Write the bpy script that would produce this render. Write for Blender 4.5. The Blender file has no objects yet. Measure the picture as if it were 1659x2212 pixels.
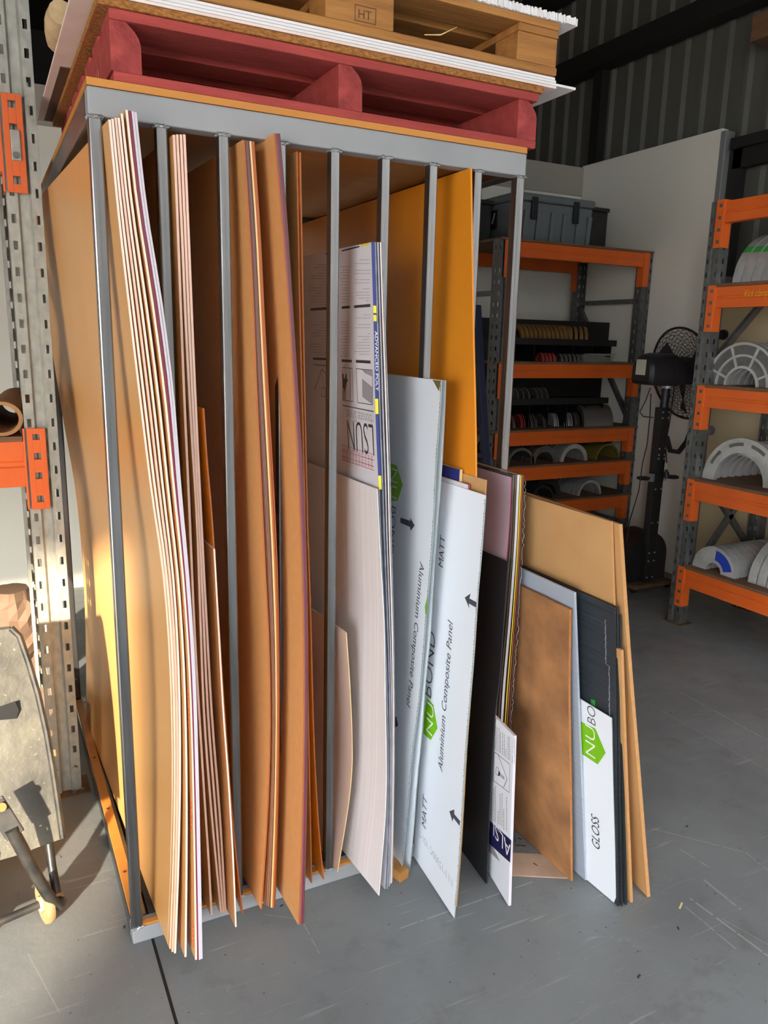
import bpy, math, random
from math import sin, cos, pi, radians, sqrt
from mathutils import Vector, noise
random.seed(7)
SC = bpy.context.scene
COL = SC.collection

# ------------------------------------------------------------------ camera
CAM = Vector((-0.2557, -2.0106, 1.7091))
YAW, PITCH, ROLL, FPX = 0.47361, -0.21738, 0.02354, 1680.2
_f = Vector((sin(YAW)*cos(PITCH), cos(YAW)*cos(PITCH), sin(PITCH)))
_r = Vector((cos(YAW), -sin(YAW), 0)); _u = _r.cross(_f)
RT = cos(ROLL)*_r + sin(ROLL)*_u; UP = -sin(ROLL)*_r + cos(ROLL)*_u; FW = _f
cam = bpy.data.cameras.new('camera'); co = bpy.data.objects.new('camera', cam); COL.objects.link(co)
from mathutils import Matrix
co.matrix_world = Matrix(((RT.x, UP.x, -FW.x, CAM.x), (RT.y, UP.y, -FW.y, CAM.y), (RT.z, UP.z, -FW.z, CAM.z), (0, 0, 0, 1)))
cam.sensor_fit = 'VERTICAL'; cam.sensor_height = 24; cam.lens = FPX/2212*24
cam.clip_start = 0.05; cam.clip_end = 200
SC.camera = co

# ------------------------------------------------------------------ light
SC.view_settings.view_transform = 'Standard'; SC.view_settings.look = 'None'
SC.view_settings.gamma = 1; SC.view_settings.use_curve_mapping = False
SC.view_settings.exposure = 0.5
w = bpy.data.worlds.new('sky'); SC.world = w; w.use_nodes = True
bg = w.node_tree.nodes['Background']; bg.inputs[0].default_value = (0.96, 0.97, 1.0, 1); bg.inputs[1].default_value = 13.0
sun = bpy.data.lights.new('sun', 'SUN'); so = bpy.data.objects.new('sun', sun); COL.objects.link(so)
SUN_DIR = Vector((0.53, 0.85, -0.30)).normalized()
so.rotation_euler = SUN_DIR.to_track_quat('-Z', 'Y').to_euler()
sun.energy = 13; sun.color = (1.0, 0.86, 0.66); sun.angle = radians(1.5)

# ------------------------------------------------------------------ rays (turn a sighting into a place in the room)
def ray(px, py): return FW + RT*((px-829.5)/FPX) - UP*((py-1106)/FPX)
def onx(px, py, X): d = ray(px, py); return CAM + d*((X-CAM.x)/d.x)
def ony(px, py, Y): d = ray(px, py); return CAM + d*((Y-CAM.y)/d.y)
def onz(px, py, Z): d = ray(px, py); return CAM + d*((Z-CAM.z)/d.z)

# ------------------------------------------------------------------ materials
def srgb(r, g, b):
    f = lambda c: (c/255/12.92) if c/255 <= 0.04045 else ((c/255+0.055)/1.055)**2.4
    return (f(r), f(g), f(b), 1)
def mat(name, col, rough=0.6, metal=0.0, col2=None, scale=8, stretch=(1, 1, 1), mix=0.5, bump=0.0, bscale=None, spec=0.5, detail=4, coat=0, trans=0.0, alpha=1.0):
    m = bpy.data.materials.new(name); m.use_nodes = True
    nt = m.node_tree; N = nt.nodes; L = nt.links; b = N['Principled BSDF']
    b.inputs['Base Color'].default_value = col; b.inputs['Roughness'].default_value = rough
    b.inputs['Metallic'].default_value = metal; b.inputs['Specular IOR Level'].default_value = spec
    b.inputs['Coat Weight'].default_value = coat; b.inputs['Transmission Weight'].default_value = trans
    b.inputs['Alpha'].default_value = alpha
    tc = N.new('ShaderNodeTexCoord'); mp = N.new('ShaderNodeMapping'); mp.inputs['Scale'].default_value = stretch
    L.new(tc.outputs['Object'], mp.inputs['Vector'])
    if col2 is not None or bump:
        no = N.new('ShaderNodeTexNoise'); no.inputs['Scale'].default_value = scale; no.inputs['Detail'].default_value = detail
        L.new(mp.outputs[0], no.inputs['Vector'])
    if col2 is not None:
        cr = N.new('ShaderNodeValToRGB'); cr.color_ramp.elements[0].position = 0.5-mix/2; cr.color_ramp.elements[1].position = 0.5+mix/2
        cr.color_ramp.elements[0].color = col; cr.color_ramp.elements[1].color = col2
        L.new(no.outputs['Fac'], cr.inputs[0]); L.new(cr.outputs[0], b.inputs['Base Color'])
    if bump:
        nb = no
        if bscale:
            nb = N.new('ShaderNodeTexNoise'); nb.inputs['Scale'].default_value = bscale; nb.inputs['Detail'].default_value = 6
            L.new(mp.outputs[0], nb.inputs['Vector'])
        bu = N.new('ShaderNodeBump'); bu.inputs['Strength'].default_value = bump; bu.inputs['Distance'].default_value = 0.01
        L.new(nb.outputs['Fac'], bu.inputs['Height']); L.new(bu.outputs[0], b.inputs['Normal'])
    return m
M = {}
M['steel'] = mat('bare_steel', (.13, .13, .13, 1), .26, .9, (.25, .25, .25, 1), 6, (14, 14, .6), .6, .05)
M['steel_grey'] = mat('grey_steel', srgb(158, 160, 162), .6, 0, srgb(146, 149, 151), 5, (1, 1, 1), .5, .04)
M['weld'] = mat('weld_bead', (.42, .43, .44, 1), .35, .8, None, 60, bump=.5)
M['kraft'] = mat('kraft_masking_paper', srgb(222, 168, 104), .36, 0, srgb(211, 155, 90), 3, (1, 1, .5), .6, .03, 12, .5)
M['kraft2'] = mat('kraft_masking_paper_dull', srgb(214, 158, 100), .5, 0, srgb(204, 146, 88), 40, (1, 1, 1), .7, .03, 200)
M['edge_white'] = mat('acrylic_edge_white', srgb(244, 222, 204), .35, 0)
M['edge_pink'] = mat('acrylic_edge_pink', srgb(232, 196, 176), .35, 0)  # also the shaded tone of white edges in the second bay
M['edge_magenta'] = mat('acrylic_edge_magenta', srgb(120, 25, 70), .3, 0)
M['edge_grey'] = mat('acrylic_edge_grey', srgb(205, 200, 208), .3, 0)
M['edge_brown'] = mat('acrylic_edge_brown', srgb(110, 72, 58), .5, 0, srgb(80, 50, 45), 40, (1, 1, .05))
M['edge_rust'] = mat('paper_edge_rust', srgb(176, 96, 48), .5, 0)
M['edge_plum'] = mat('acrylic_edge_plum', srgb(112, 80, 84), .4, 0)
M['edge_cream'] = mat('acrylic_edge_cream', srgb(232, 205, 140), .4, 0)
M['edge_clear'] = mat('clear_sheet_edge', srgb(150, 140, 150), .2, 0, srgb(190, 184, 190), 30, (1, 1, .2))
M['edge_slate'] = mat('sheet_edge_slate', srgb(110, 116, 130), .35, 0, srgb(150, 155, 168), 60, (1, 1, .5))
M['rack_ply'] = mat('rack_plywood', srgb(205, 140, 62), .55, 0, srgb(190, 124, 52), 5, (.4, 3, 3), .6)
M['rack_floor'] = mat('rack_floor_ply', srgb(84, 76, 70), .8, 0, srgb(60, 54, 50), 12)
M['red_wood'] = mat('red_painted_wood', srgb(184, 76, 70), .8, 0, srgb(140, 52, 48), 5, (1, 6, 6), .7, .35, 30)
M['red_end'] = mat('red_end_grain', srgb(178, 74, 70), .85, 0, srgb(130, 48, 46), 20, (1, 1, 1), .4, .5, 60)
M['pine'] = mat('pallet_pine', srgb(196, 140, 72), .7, 0, srgb(140, 90, 44), 4, (.6, 7, 7), .6, .3, 20)
M['chip'] = mat('chipboard', srgb(190, 130, 66), .85, 0, srgb(130, 80, 36), 90, (1, 1, 2), .4, .6, 120)
M['white_sheet'] = mat('white_sheet', srgb(232, 232, 234), .5, 0)
M['foam'] = mat('white_foam', srgb(240, 240, 242), .8, 0, None, 80, bump=.6)
M['dusty_white'] = mat('dusty_white_board', srgb(246, 232, 224), .7, 0, srgb(232, 208, 196), 9, mix=.7)
M['brown_board'] = mat('brown_hardboard', srgb(96, 66, 48), .7, 0)
M['orange_ply'] = mat('orange_plywood', srgb(236, 154, 36), .4, 0, srgb(222, 134, 26), 3, (5, 1, .6), .8, .06)
M['acp'] = mat('panel_film_white', srgb(238, 244, 250), .34, 0)
M['acp_edge'] = mat('panel_edge', srgb(150, 165, 160), .4, .2)
M['corflute_white'] = mat('white_fluted_plastic', srgb(232, 228, 228), .45, 0, srgb(216, 210, 208), 60, (0, 1, 0), .5, .25)
M['film'] = mat('printed_film', srgb(226, 226, 230), .25, 0, srgb(214, 214, 220), 3, bump=.05, bscale=5)
M['film_dark'] = mat('film_ink_dark', srgb(62, 62, 66), .4)
M['film_grey'] = mat('film_ink_grey', srgb(150, 148, 152), .4)
M['ink'] = mat('ink_dark_grey', srgb(70, 70, 78), .5)
M['ink_faint'] = mat('ink_faint_grey', srgb(188, 194, 200), .5)
M['ink_red'] = mat('ink_red', srgb(176, 70, 84), .5)
M['ink_orange'] = mat('crayon_orange', srgb(226, 110, 60), .6)
M['blue'] = mat('print_blue', srgb(38, 52, 130), .35)
M['navy'] = mat('print_navy', srgb(34, 34, 84), .4)
M['yellow'] = mat('print_yellow', srgb(238, 224, 40), .35)
M['green'] = mat('print_green', srgb(124, 196, 12), .4)
M['white_ink'] = mat('white_ink', srgb(244, 246, 248), .45)
M['yellow_ink'] = mat('yellow_chalk', srgb(236, 190, 40), .6)
M['pinkish'] = mat('pale_card_sheet', srgb(214, 190, 176), .5, 0)
M['black_sheet'] = mat('black_sheet', srgb(30, 34, 40), .45, 0, srgb(24, 27, 32), 200, mix=.6)
M['lilac'] = mat('lilac_film_acrylic', srgb(196, 180, 196), .22, 0, srgb(184, 160, 172), 2)
M['dark_acrylic'] = mat('dark_acrylic', srgb(70, 62, 54), .2, 0, srgb(92, 84, 72), 20, (1, 1, .1))
M['mdf'] = mat('mdf_face', srgb(206, 162, 108), .7, 0, srgb(196, 150, 96), 6, bump=.02, bscale=100)
M['mdf_edge'] = mat('mdf_edge', srgb(192, 142, 90), .8, 0, srgb(178, 128, 78), 90)
M['particle'] = mat('brown_particle_board', srgb(190, 134, 84), .85, 0, srgb(140, 98, 62), 7, (1, 1, 1), .35, .1, 60, detail=8)
M['particle_edge'] = mat('particle_edge', srgb(190, 124, 66), .8, 0, srgb(160, 98, 50), 60)
M['clear_corflute'] = mat('clear_fluted_plastic', srgb(178, 188, 200), .3, 0, srgb(160, 170, 184), 120, (0, 0, 1), .5, .2)
M['black_corflute'] = mat('black_fluted_plastic', srgb(40, 46, 52), .32, 0, srgb(60, 68, 74), 150, (.02, .02, 1), .5, .35)
M['orange'] = mat('orange_powdercoat', srgb(222, 102, 34), .42, 0, srgb(212, 94, 30), 6, bump=.03)
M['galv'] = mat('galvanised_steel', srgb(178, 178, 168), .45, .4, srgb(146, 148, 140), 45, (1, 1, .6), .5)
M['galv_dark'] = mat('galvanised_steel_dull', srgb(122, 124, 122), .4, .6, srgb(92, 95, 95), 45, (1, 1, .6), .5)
M['galv_base'] = mat('rusty_base_plate', srgb(120, 96, 64), .7, .3, srgb(90, 70, 50), 20)
M['shelf_board'] = mat('shelf_board_wood', srgb(122, 90, 64), .8, 0, srgb(96, 70, 50), 8, (1, 1, 8))
M['white_wall'] = mat('white_wall_board', srgb(228, 227, 216), .7, 0, srgb(216, 215, 204), 1.2, mix=.8)
M['band'] = mat('grey_band', srgb(158, 154, 144), .7)
M['beige'] = mat('beige_door_panel', srgb(206, 190, 150), .6, 0)
M['trim'] = mat('metal_trim', srgb(150, 154, 156), .45, .5)
M['corr'] = mat('corrugated_cladding', srgb(88, 90, 84), .65, 0, srgb(78, 80, 75), 2, (1, 3, .3))
M['sun_block_grey'] = mat('sun_block_grey', srgb(112, 112, 110), .8)
M['black_steel'] = mat('black_steel_beam', srgb(34, 34, 34), .6, .2)
M['dark_roof'] = mat('dark_roof', srgb(40, 40, 40), .8)
M['black_plastic'] = mat('black_plastic', srgb(24, 24, 26), .5, 0, srgb(36, 36, 38), 12, bump=.05)
M['black_bin'] = mat('black_bin_board', srgb(12, 12, 13), .6)
M['grey_case'] = mat('grey_case_plastic', srgb(108, 116, 118), .55, 0, srgb(98, 106, 108), 6)
M['alu'] = mat('cast_aluminium', srgb(200, 201, 200), .42, .4, srgb(168, 170, 168), 14, bump=.1, bscale=40)
M['alu_shade'] = mat('cast_aluminium_shade', srgb(96, 96, 94), .6, .4, srgb(120, 120, 118), 20)  # darker aluminium copy: shade of recesses and slots put into its colour
M['dull_metal'] = mat('dull_metal_ring', srgb(120, 114, 108), .55, .4, srgb(84, 78, 74), 18)
M['ochre_metal'] = mat('ochre_ring', srgb(140, 104, 56), .7, .1, srgb(110, 80, 44), 20)
M['olive_metal'] = mat('olive_ring', srgb(120, 112, 50), .6, .2)
M['red_metal'] = mat('red_ring', srgb(160, 60, 52), .6, .1)
M['green_paint'] = mat('green_paint', srgb(56, 160, 66), .5)
M['blue_paint'] = mat('blue_paint', srgb(30, 60, 168), .4)
M['blue_frame'] = mat('blue_frame_paint', srgb(18, 32, 66), .5)
M['dusty_tube'] = mat('worn_black_tube', srgb(30, 32, 34), .45, .2, srgb(62, 58, 52), 16, mix=.3, bump=.1, detail=6)
def dusty():
    m = mat('dusty_black_plastic', srgb(44, 44, 42), .6, 0, srgb(92, 88, 76), 7, (1, 1, 1), .5, .5, 22, detail=10)
    N = m.node_tree.nodes; L = m.node_tree.links; b = N['Principled BSDF']; src = b.inputs['Base Color'].links[0].from_socket
    tc = [n for n in N if n.type == 'TEX_COORD'][0]
    for sc_, th, col in ((75, .70, srgb(156, 144, 112)), (28, .72, srgb(130, 122, 98)), (20, .76, srgb(150, 84, 40))):
        n = N.new('ShaderNodeTexNoise'); n.inputs['Scale'].default_value = sc_; n.inputs['Detail'].default_value = 3; L.new(tc.outputs['Object'], n.inputs['Vector'])
        r = N.new('ShaderNodeValToRGB'); r.color_ramp.elements[0].position = th-.01; r.color_ramp.elements[1].position = th+.03; L.new(n.outputs['Fac'], r.inputs[0])
        x = N.new('ShaderNodeMix'); x.data_type = 'RGBA'; L.new(r.outputs[0], x.inputs[0]); L.new(src, x.inputs[6]); x.inputs[7].default_value = col; src = x.outputs[2]
    L.new(src, b.inputs['Base Color']); return m
M['dusty_black'] = dusty()
M['rust'] = mat('rusty_paint_chip', srgb(176, 100, 48), .8)
M['wheel'] = mat('yellowed_wheel', srgb(160, 132, 92), .7, 0, srgb(116, 94, 62), 18)
M['cardboard'] = mat('cardboard', srgb(176, 132, 88), .85, 0, srgb(160, 118, 76), 10)
M['dusty_tan'] = mat('dusty_tan', srgb(214, 190, 150), .9, 0, srgb(180, 152, 112), 25, bump=.6)
M['bag'] = mat('brown_paper_bag', srgb(112, 88, 70), .8, 0, None, 6, bump=.4)
M['debris'] = mat('dark_debris', srgb(58, 50, 44), .9)
M['joint'] = mat('joint_sealant', srgb(22, 18, 18), .9)
M['card_floor'] = mat('stained_card', srgb(192, 168, 148), .85, 0, srgb(150, 122, 100), 7, mix=.7)
M['label'] = mat('paper_label', srgb(190, 190, 170), .6)

def floor_mat():
    m = bpy.data.materials.new('painted_concrete'); m.use_nodes = True
    nt = m.node_tree; N = nt.nodes; L = nt.links; b = N['Principled BSDF']
    tc = N.new('ShaderNodeTexCoord')
    def nz(scale, det=6, st=(1, 1, 1), rot=0, rough=.5):
        mp = N.new('ShaderNodeMapping'); mp.inputs['Scale'].default_value = st; mp.inputs['Rotation'].default_value = (0, 0, rot)
        n = N.new('ShaderNodeTexNoise'); n.inputs['Scale'].default_value = scale; n.inputs['Detail'].default_value = det; n.inputs['Roughness'].default_value = rough
        L.new(tc.outputs['Object'], mp.inputs[0]); L.new(mp.outputs[0], n.inputs['Vector']); return n
    def ramp(n, p0, c0, p1, c1):
        r = N.new('ShaderNodeValToRGB'); e = r.color_ramp.elements; e[0].position = p0; e[0].color = c0; e[1].position = p1; e[1].color = c1
        L.new(n.outputs['Fac'], r.inputs[0]); return r
    def mixc(a, bb, fac, mode='MIX'):
        x = N.new('ShaderNodeMix'); x.data_type = 'RGBA'; x.blend_type = mode
        L.new(a, x.inputs[6]); 
        if isinstance(bb, tuple): x.inputs[7].default_value = bb
        else: L.new(bb, x.inputs[7])
        if isinstance(fac, float): x.inputs[0].default_value = fac
        else: L.new(fac, x.inputs[0])
        return x.outputs[2]
    base = ramp(nz(2.2, 8), .3, srgb(108, 112, 114), .7, srgb(124, 128, 130)).outputs[0]
    stain = ramp(nz(5, 10, rough=.7), .56, (0, 0, 0, 1), .72, (1, 1, 1, 1)).outputs[0]
    f = N.new('ShaderNodeMath'); f.operation = 'MULTIPLY'; f.inputs[1].default_value = .6; L.new(stain, f.inputs[0])
    c = mixc(base, srgb(92, 90, 84), f.outputs[0])
    for rot, st, p in ((.6, (1, 18, 1), .68), (-.35, (1, 24, 1), .69)):
        s = ramp(nz(2.4, 3, st, rot, .6), p-.02, (0, 0, 0, 1), p+.05, (1, 1, 1, 1)).outputs[0]
        g = N.new('ShaderNodeMath'); g.operation = 'MULTIPLY'; g.inputs[1].default_value = .35; L.new(s, g.inputs[0])
        c = mixc(c, srgb(176, 180, 180), g.outputs[0])
    msk = ramp(nz(1.1, 3), .42, (0, 0, 0, 1), .62, (1, 1, 1, 1)).outputs[0]
    for rot, st, sc_, wd in ((.9, (1, 7, 1), 1.3, 0.0022), (-.5, (1, 9, 1), 1.7, 0.0019250000000000003), (.45, (.6, 12, 1), 2.1, 0.0027500000000000003), (1.35, (1, 10, 1), 1.1, 0.0016500000000000002)):
        n = nz(sc_, 2, st, rot, .5)
        a1 = N.new('ShaderNodeMath'); a1.operation = 'SUBTRACT'; a1.inputs[1].default_value = .56; L.new(n.outputs['Fac'], a1.inputs[0])
        a2 = N.new('ShaderNodeMath'); a2.operation = 'ABSOLUTE'; L.new(a1.outputs[0], a2.inputs[0])
        a3 = N.new('ShaderNodeMapRange'); a3.inputs[1].default_value = 0; a3.inputs[2].default_value = wd; a3.inputs[3].default_value = .14; a3.inputs[4].default_value = 0; L.new(a2.outputs[0], a3.inputs[0])
        a4 = N.new('ShaderNodeMath'); a4.operation = 'MULTIPLY'; L.new(a3.outputs[0], a4.inputs[0]); L.new(msk, a4.inputs[1])
        c = mixc(c, srgb(186, 190, 190), a4.outputs[0])
    sp = ramp(nz(55, 2), .74, (0, 0, 0, 1), .77, (1, 1, 1, 1)).outputs[0]
    c = mixc(c, srgb(60, 58, 56), sp)
    # long individual scratches across the slab
    sep = N.new('ShaderNodeSeparateXYZ'); L.new(tc.outputs['Object'], sep.inputs[0])
    def mt(op, a, b2=None):
        m_ = N.new('ShaderNodeMath'); m_.operation = op
        for i, q in enumerate((a, b2)):
            if q is None: continue
            if isinstance(q, (int, float)): m_.inputs[i].default_value = q
            else: L.new(q, m_.inputs[i])
        return m_.outputs[0]
    brk = nz(40, 3)
    for (ax_, ay_), (bx_, by_), wd_, st_ in (((1470, 1495), (1659, 1600), .0022, .6), ((1385, 1510), (1659, 1665), .0014, .5), ((1410, 1790), (1612, 1842), .0014, .6), ((1612, 1842), (1659, 1880), .0014, .5), ((1470, 1835), (1535, 1875), .0018, .6),
                                   ((1490, 1940), (1659, 2065), .0030, .5), ((1480, 1958), (1590, 2050), .0016, .5), ((1520, 1900), (1600, 1965), .004, .35), ((850, 2010), (1150, 1905), .0022, .4), ((640, 1965), (690, 2060), .0012, .5), ((570, 1975), (640, 1985), .0012, .4), ((1560, 1985), (1659, 2040), .0012, .4), ((60, 2060), (130, 2190), .0012, .3)):
        A = onz(ax_, ay_, 0); B = onz(bx_, by_, 0); d = B-A; ln = d.length; d = d/ln; ox, oy = A.x+1.2, A.y
        px_ = mt('SUBTRACT', sep.outputs[0], ox); py_ = mt('SUBTRACT', sep.outputs[1], oy)
        u = mt('ADD', mt('MULTIPLY', px_, d.x), mt('MULTIPLY', py_, d.y)); v = mt('ABSOLUTE', mt('ADD', mt('MULTIPLY', px_, -d.y), mt('MULTIPLY', py_, d.x)))
        k = mt('MULTIPLY', mt('LESS_THAN', v, wd_), mt('MULTIPLY', mt('GREATER_THAN', u, 0), mt('LESS_THAN', u, ln)))
        k = mt('MULTIPLY', mt('MULTIPLY', k, st_), mt('GREATER_THAN', brk.outputs['Fac'], .42))
        c = mixc(c, srgb(178, 182, 184), k)
    L.new(c, b.inputs['Base Color'])
    rr = ramp(nz(9, 6), .3, (.38, .38, .38, 1), .7, (.58, .58, .58, 1)).outputs[0]; L.new(rr, b.inputs['Roughness'])
    bu = N.new('ShaderNodeBump'); bu.inputs['Strength'].default_value = .12; bu.inputs['Distance'].default_value = .01
    L.new(nz(30, 8).outputs['Fac'], bu.inputs['Height']); L.new(bu.outputs[0], b.inputs['Normal'])
    return m
M['floor'] = floor_mat()

# ------------------------------------------------------------------ mesh builder
WLOC = {}
class MB:
    def __init__(s): s.v = []; s.f = []; s.m = []
    def quad(s, a, b, c, d, mi=0):
        n = len(s.v); s.v += [Vector(p) for p in (a, b, c, d)]; s.f.append((n, n+1, n+2, n+3)); s.m.append(mi)
    def poly(s, pts, mi=0):
        n = len(s.v); s.v += [Vector(p) for p in pts]; s.f.append(tuple(range(n, n+len(pts)))); s.m.append(mi)
    def box(s, x0, x1, y0, y1, z0, z1, mi=0, rot=0, c=None):
        P = [Vector((x, y, z)) for z in (z0, z1) for y in (y0, y1) for x in (x0, x1)]
        if rot:
            c = Vector(c or ((x0+x1)/2, (y0+y1)/2, 0))
            P = [Vector((c.x+(p.x-c.x)*cos(rot)-(p.y-c.y)*sin(rot), c.y+(p.x-c.x)*sin(rot)+(p.y-c.y)*cos(rot), p.z)) for p in P]
        s.hexa(P, mi)
        return s
    def hexa(s, P, mi=0):
        n = len(s.v); s.v += [Vector(p) for p in P]
        for q in ((0, 2, 3, 1), (4, 5, 7, 6), (0, 1, 5, 4), (2, 6, 7, 3), (0, 4, 6, 2), (1, 3, 7, 5)):
            s.f.append(tuple(n+i for i in q)); s.m.append(mi)
        return s
    def bar(s, a, b, wd, ht, up=(0, 0, 1), mi=0):
        a = Vector(a); b = Vector(b); d = (b-a).normalized(); up = Vector(up)
        sd = d.cross(up)
        if sd.length < 1e-4: sd = d.cross(Vector((1, 0, 0)))
        sd.normalize(); u2 = sd.cross(d)
        P = []
        for e in (a, b):
            for i in (-.5, .5):
                for j in (-.5, .5): P.append(e + sd*wd*j + u2*ht*i)
        s.hexa(P, mi); return s
    def tube(s, pts, r, seg=10, mi=0, cap=True):
        pts = [Vector(p) for p in pts]; n0 = len(s.v); prev = None
        for i, p in enumerate(pts):
            d = (pts[min(i+1, len(pts)-1)]-pts[max(i-1, 0)]).normalized()
            if prev is None:
                prev = d.cross(Vector((0, 0, 1)))
                if prev.length < .01: prev = d.cross(Vector((1, 0, 0)))
            e = (prev-d*prev.dot(d)).normalized(); prev = e; g = d.cross(e)
            rr = r[i] if isinstance(r, (list, tuple)) else r
            for k in range(seg):
                a = 2*pi*k/seg; s.v.append(p+(e*cos(a)+g*sin(a))*rr)
        for i in range(len(pts)-1):
            for k in range(seg):
                k2 = (k+1) % seg; A = n0+i*seg
                s.f.append((A+k, A+k2, A+seg+k2, A+seg+k)); s.m.append(mi)
        if cap:
            s.f.append(tuple(n0+k for k in range(seg))[::-1]); s.m.append(mi)
            s.f.append(tuple(n0+(len(pts)-1)*seg+k for k in range(seg))); s.m.append(mi)
        return s
    def arc(s, c, ax, up, prof, a0=0, a1=pi, seg=28, mi=0, caps=True):
        """sweep closed profile [(radius, along axis)] round axis ax"""
        c = Vector(c); ax = Vector(ax).normalized(); up = Vector(up).normalized(); sd = ax.cross(up)
        n0 = len(s.v); k = len(prof)
        full = abs(a1-a0) > 2*pi-.01; steps = seg if full else seg+1
        for i in range(steps):
            a = a0+(a1-a0)*i/seg; d = sd*cos(a)+up*sin(a)
            for r, h in prof: s.v.append(c+d*r+ax*h)
        for i in range(seg):
            i2 = (i+1) % steps
            for j in range(k):
                j2 = (j+1) % k
                s.f.append((n0+i*k+j, n0+i2*k+j, n0+i2*k+j2, n0+i*k+j2)); s.m.append(mi)
        if not full and caps:
            s.f.append(tuple(n0+j for j in range(k))); s.m.append(mi)
            s.f.append(tuple(n0+seg*k+j for j in range(k))[::-1]); s.m.append(mi)
        return s
    def build(s, name, mats, parent=None, bevel=0, solid=0, smooth=False, label=None, keep=None):
        if not isinstance(mats, (list, tuple)): mats = [mats]
        xs = [p.x for p in s.v]; ys = [p.y for p in s.v]; zs = [p.z for p in s.v]
        o = Vector(((min(xs)+max(xs))/2, (min(ys)+max(ys))/2, min(zs)))
        me = bpy.data.meshes.new(name); me.from_pydata([p-o for p in s.v], [], s.f)
        for m_ in mats: me.materials.append(M[m_] if isinstance(m_, str) else m_)
        for i, p in enumerate(me.polygons): p.material_index = s.m[i]; p.use_smooth = smooth
        me.update(); me.validate()
        ob = bpy.data.objects.new(name, me); COL.objects.link(ob)
        pl = WLOC[parent.name] if parent else Vector((0, 0, 0))
        ob.location = o-pl; WLOC[ob.name] = o
        if parent: ob.parent = parent
        if smooth:
            import bmesh
            bm = bmesh.new(); bm.from_mesh(me); bmesh.ops.remove_doubles(bm, verts=bm.verts, dist=1e-5)
            for e in bm.edges:
                if len(e.link_faces) == 2 and e.calc_face_angle(0) > radians(35): e.smooth = False
            bm.to_mesh(me); bm.free()
        if solid:
            md = ob.modifiers.new('solid', 'SOLIDIFY'); md.thickness = solid; md.offset = 0
        if bevel:
            md = ob.modifiers.new('bevel', 'BEVEL'); md.width = bevel; md.segments = 2; md.limit_method = 'ANGLE'
        if label: ob['label'] = label
        return ob
def tag(o, label, cat, group=None, kind=None):
    o['label'] = label; o['category'] = cat
    if group: o['group'] = group
    if kind: o['kind'] = kind
    return o
def thing(name, label, cat, loc, group=None):
    o = bpy.data.objects.new(name, None); COL.objects.link(o); o.location = loc; WLOC[o.name] = Vector(loc)
    o.empty_display_size = .1
    return tag(o, label, cat, group)
def struct(name, mb, m, **k):
    o = mb.build(name, m, **k); o['kind'] = 'structure'; return o
def copy_tree(o, parent=None, delta=None):
    c = o.copy(); COL.objects.link(c)
    if parent: c.parent = parent
    WLOC[c.name] = WLOC[o.name] + (delta or Vector((0, 0, 0)))
    for ch in list(o.children): copy_tree(ch, c, delta)
    return c
def clone(o, delta, label=None):
    delta = Vector(delta); c = copy_tree(o, None, delta); c.location = o.location + delta
    if label: c['label'] = label
    return c

# ------------------------------------------------------------------ room
H = 2.253; W = 1.22; D = 1.6
struct('floor', MB().box(-7, 4.6, -9, 9, -.1, 0), 'floor')
struct('trim_1', MB().box(.050, .058, -3.2, 0, -.001, .0008), 'joint')
# corrugated right wall
def corrugated(mb, x, y0, y1, z0, z1, dep=.03, pitch=.19, flip=-1):
    y = y0; pts = []
    while y < y1:
        for dy, h in ((0, 0), (.115, 0), (.135, 1), (.17, 1)):
            if y+dy <= y1: pts.append((y+dy, h))
        y += pitch
    for (a, ha), (b, hb) in zip(pts, pts[1:]):
        mb.quad((x+flip*dep*ha, a, z0), (x+flip*dep*hb, b, z0), (x+flip*dep*hb, b, z1), (x+flip*dep*ha, a, z1))
mb = MB(); corrugated(mb, 4.50, -4.2, 9, 0, 5.2); mb.box(4.52, 4.6, -4.2, 9, 0, 5.2)
struct('wall_right', mb, 'corr')
mb = MB()
mb.box(4.36, 4.42, 2.08, 3.49, 0, 3.17)
struct('trim_2', mb, 'white_wall')
struct('trim_3', MB().box(4.35, 4.44, 2.035, 2.078, 0, 3.15), 'trim', bevel=.003)
mb = MB(); mb.box(4.30, 4.45, -4.2, 9, 3.88, 4.03); mb.box(4.36, 4.45, -4.2, 2.0, 3.02, 3.09); mb.box(4.40, 4.45, -4.2, 2.0, 2.90, 3.02)
mb.box(4.36, 4.45, 3.49, 9, 3.02, 3.09); mb.box(4.38, 4.46, 3.36, 3.46, 3.17, 3.9); mb.box(4.3, 4.45, -4.2, 9, 4.55, 4.7)
mb.box(4.40, 4.46, 1.93, 2.03, 0, 3.05)
struct('trim_4', mb, 'black_steel')
# beige door panel low on the right wall with two knobs
dr = struct('door_1', MB().box(4.37, 4.41, .55, 1.92, 0, 2.0), 'beige')
k = MB(); p = onx(1548, 722, 4.36)
k.tube([(4.37, 1.88, 1.80), (4.35, 1.88, 1.80)], .035, 16); k.tube([(4.35, 1.88, 1.80), (4.30, 1.88, 1.80), (4.27, 1.88, 1.80)], [.013, .022, .032], 14)
k.build('door_knob', 'black_plastic', dr, smooth=True)
k = MB(); k.tube([(4.37, 1.90, 1.13), (4.355, 1.90, 1.13)], .035, 16); k.tube([(4.355, 1.90, 1.13), (4.31, 1.90, 1.13), (4.27, 1.90, 1.13)], [.015, .024, .036], 14)
k.build('door_knob', 'trim', dr, smooth=True)
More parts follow.
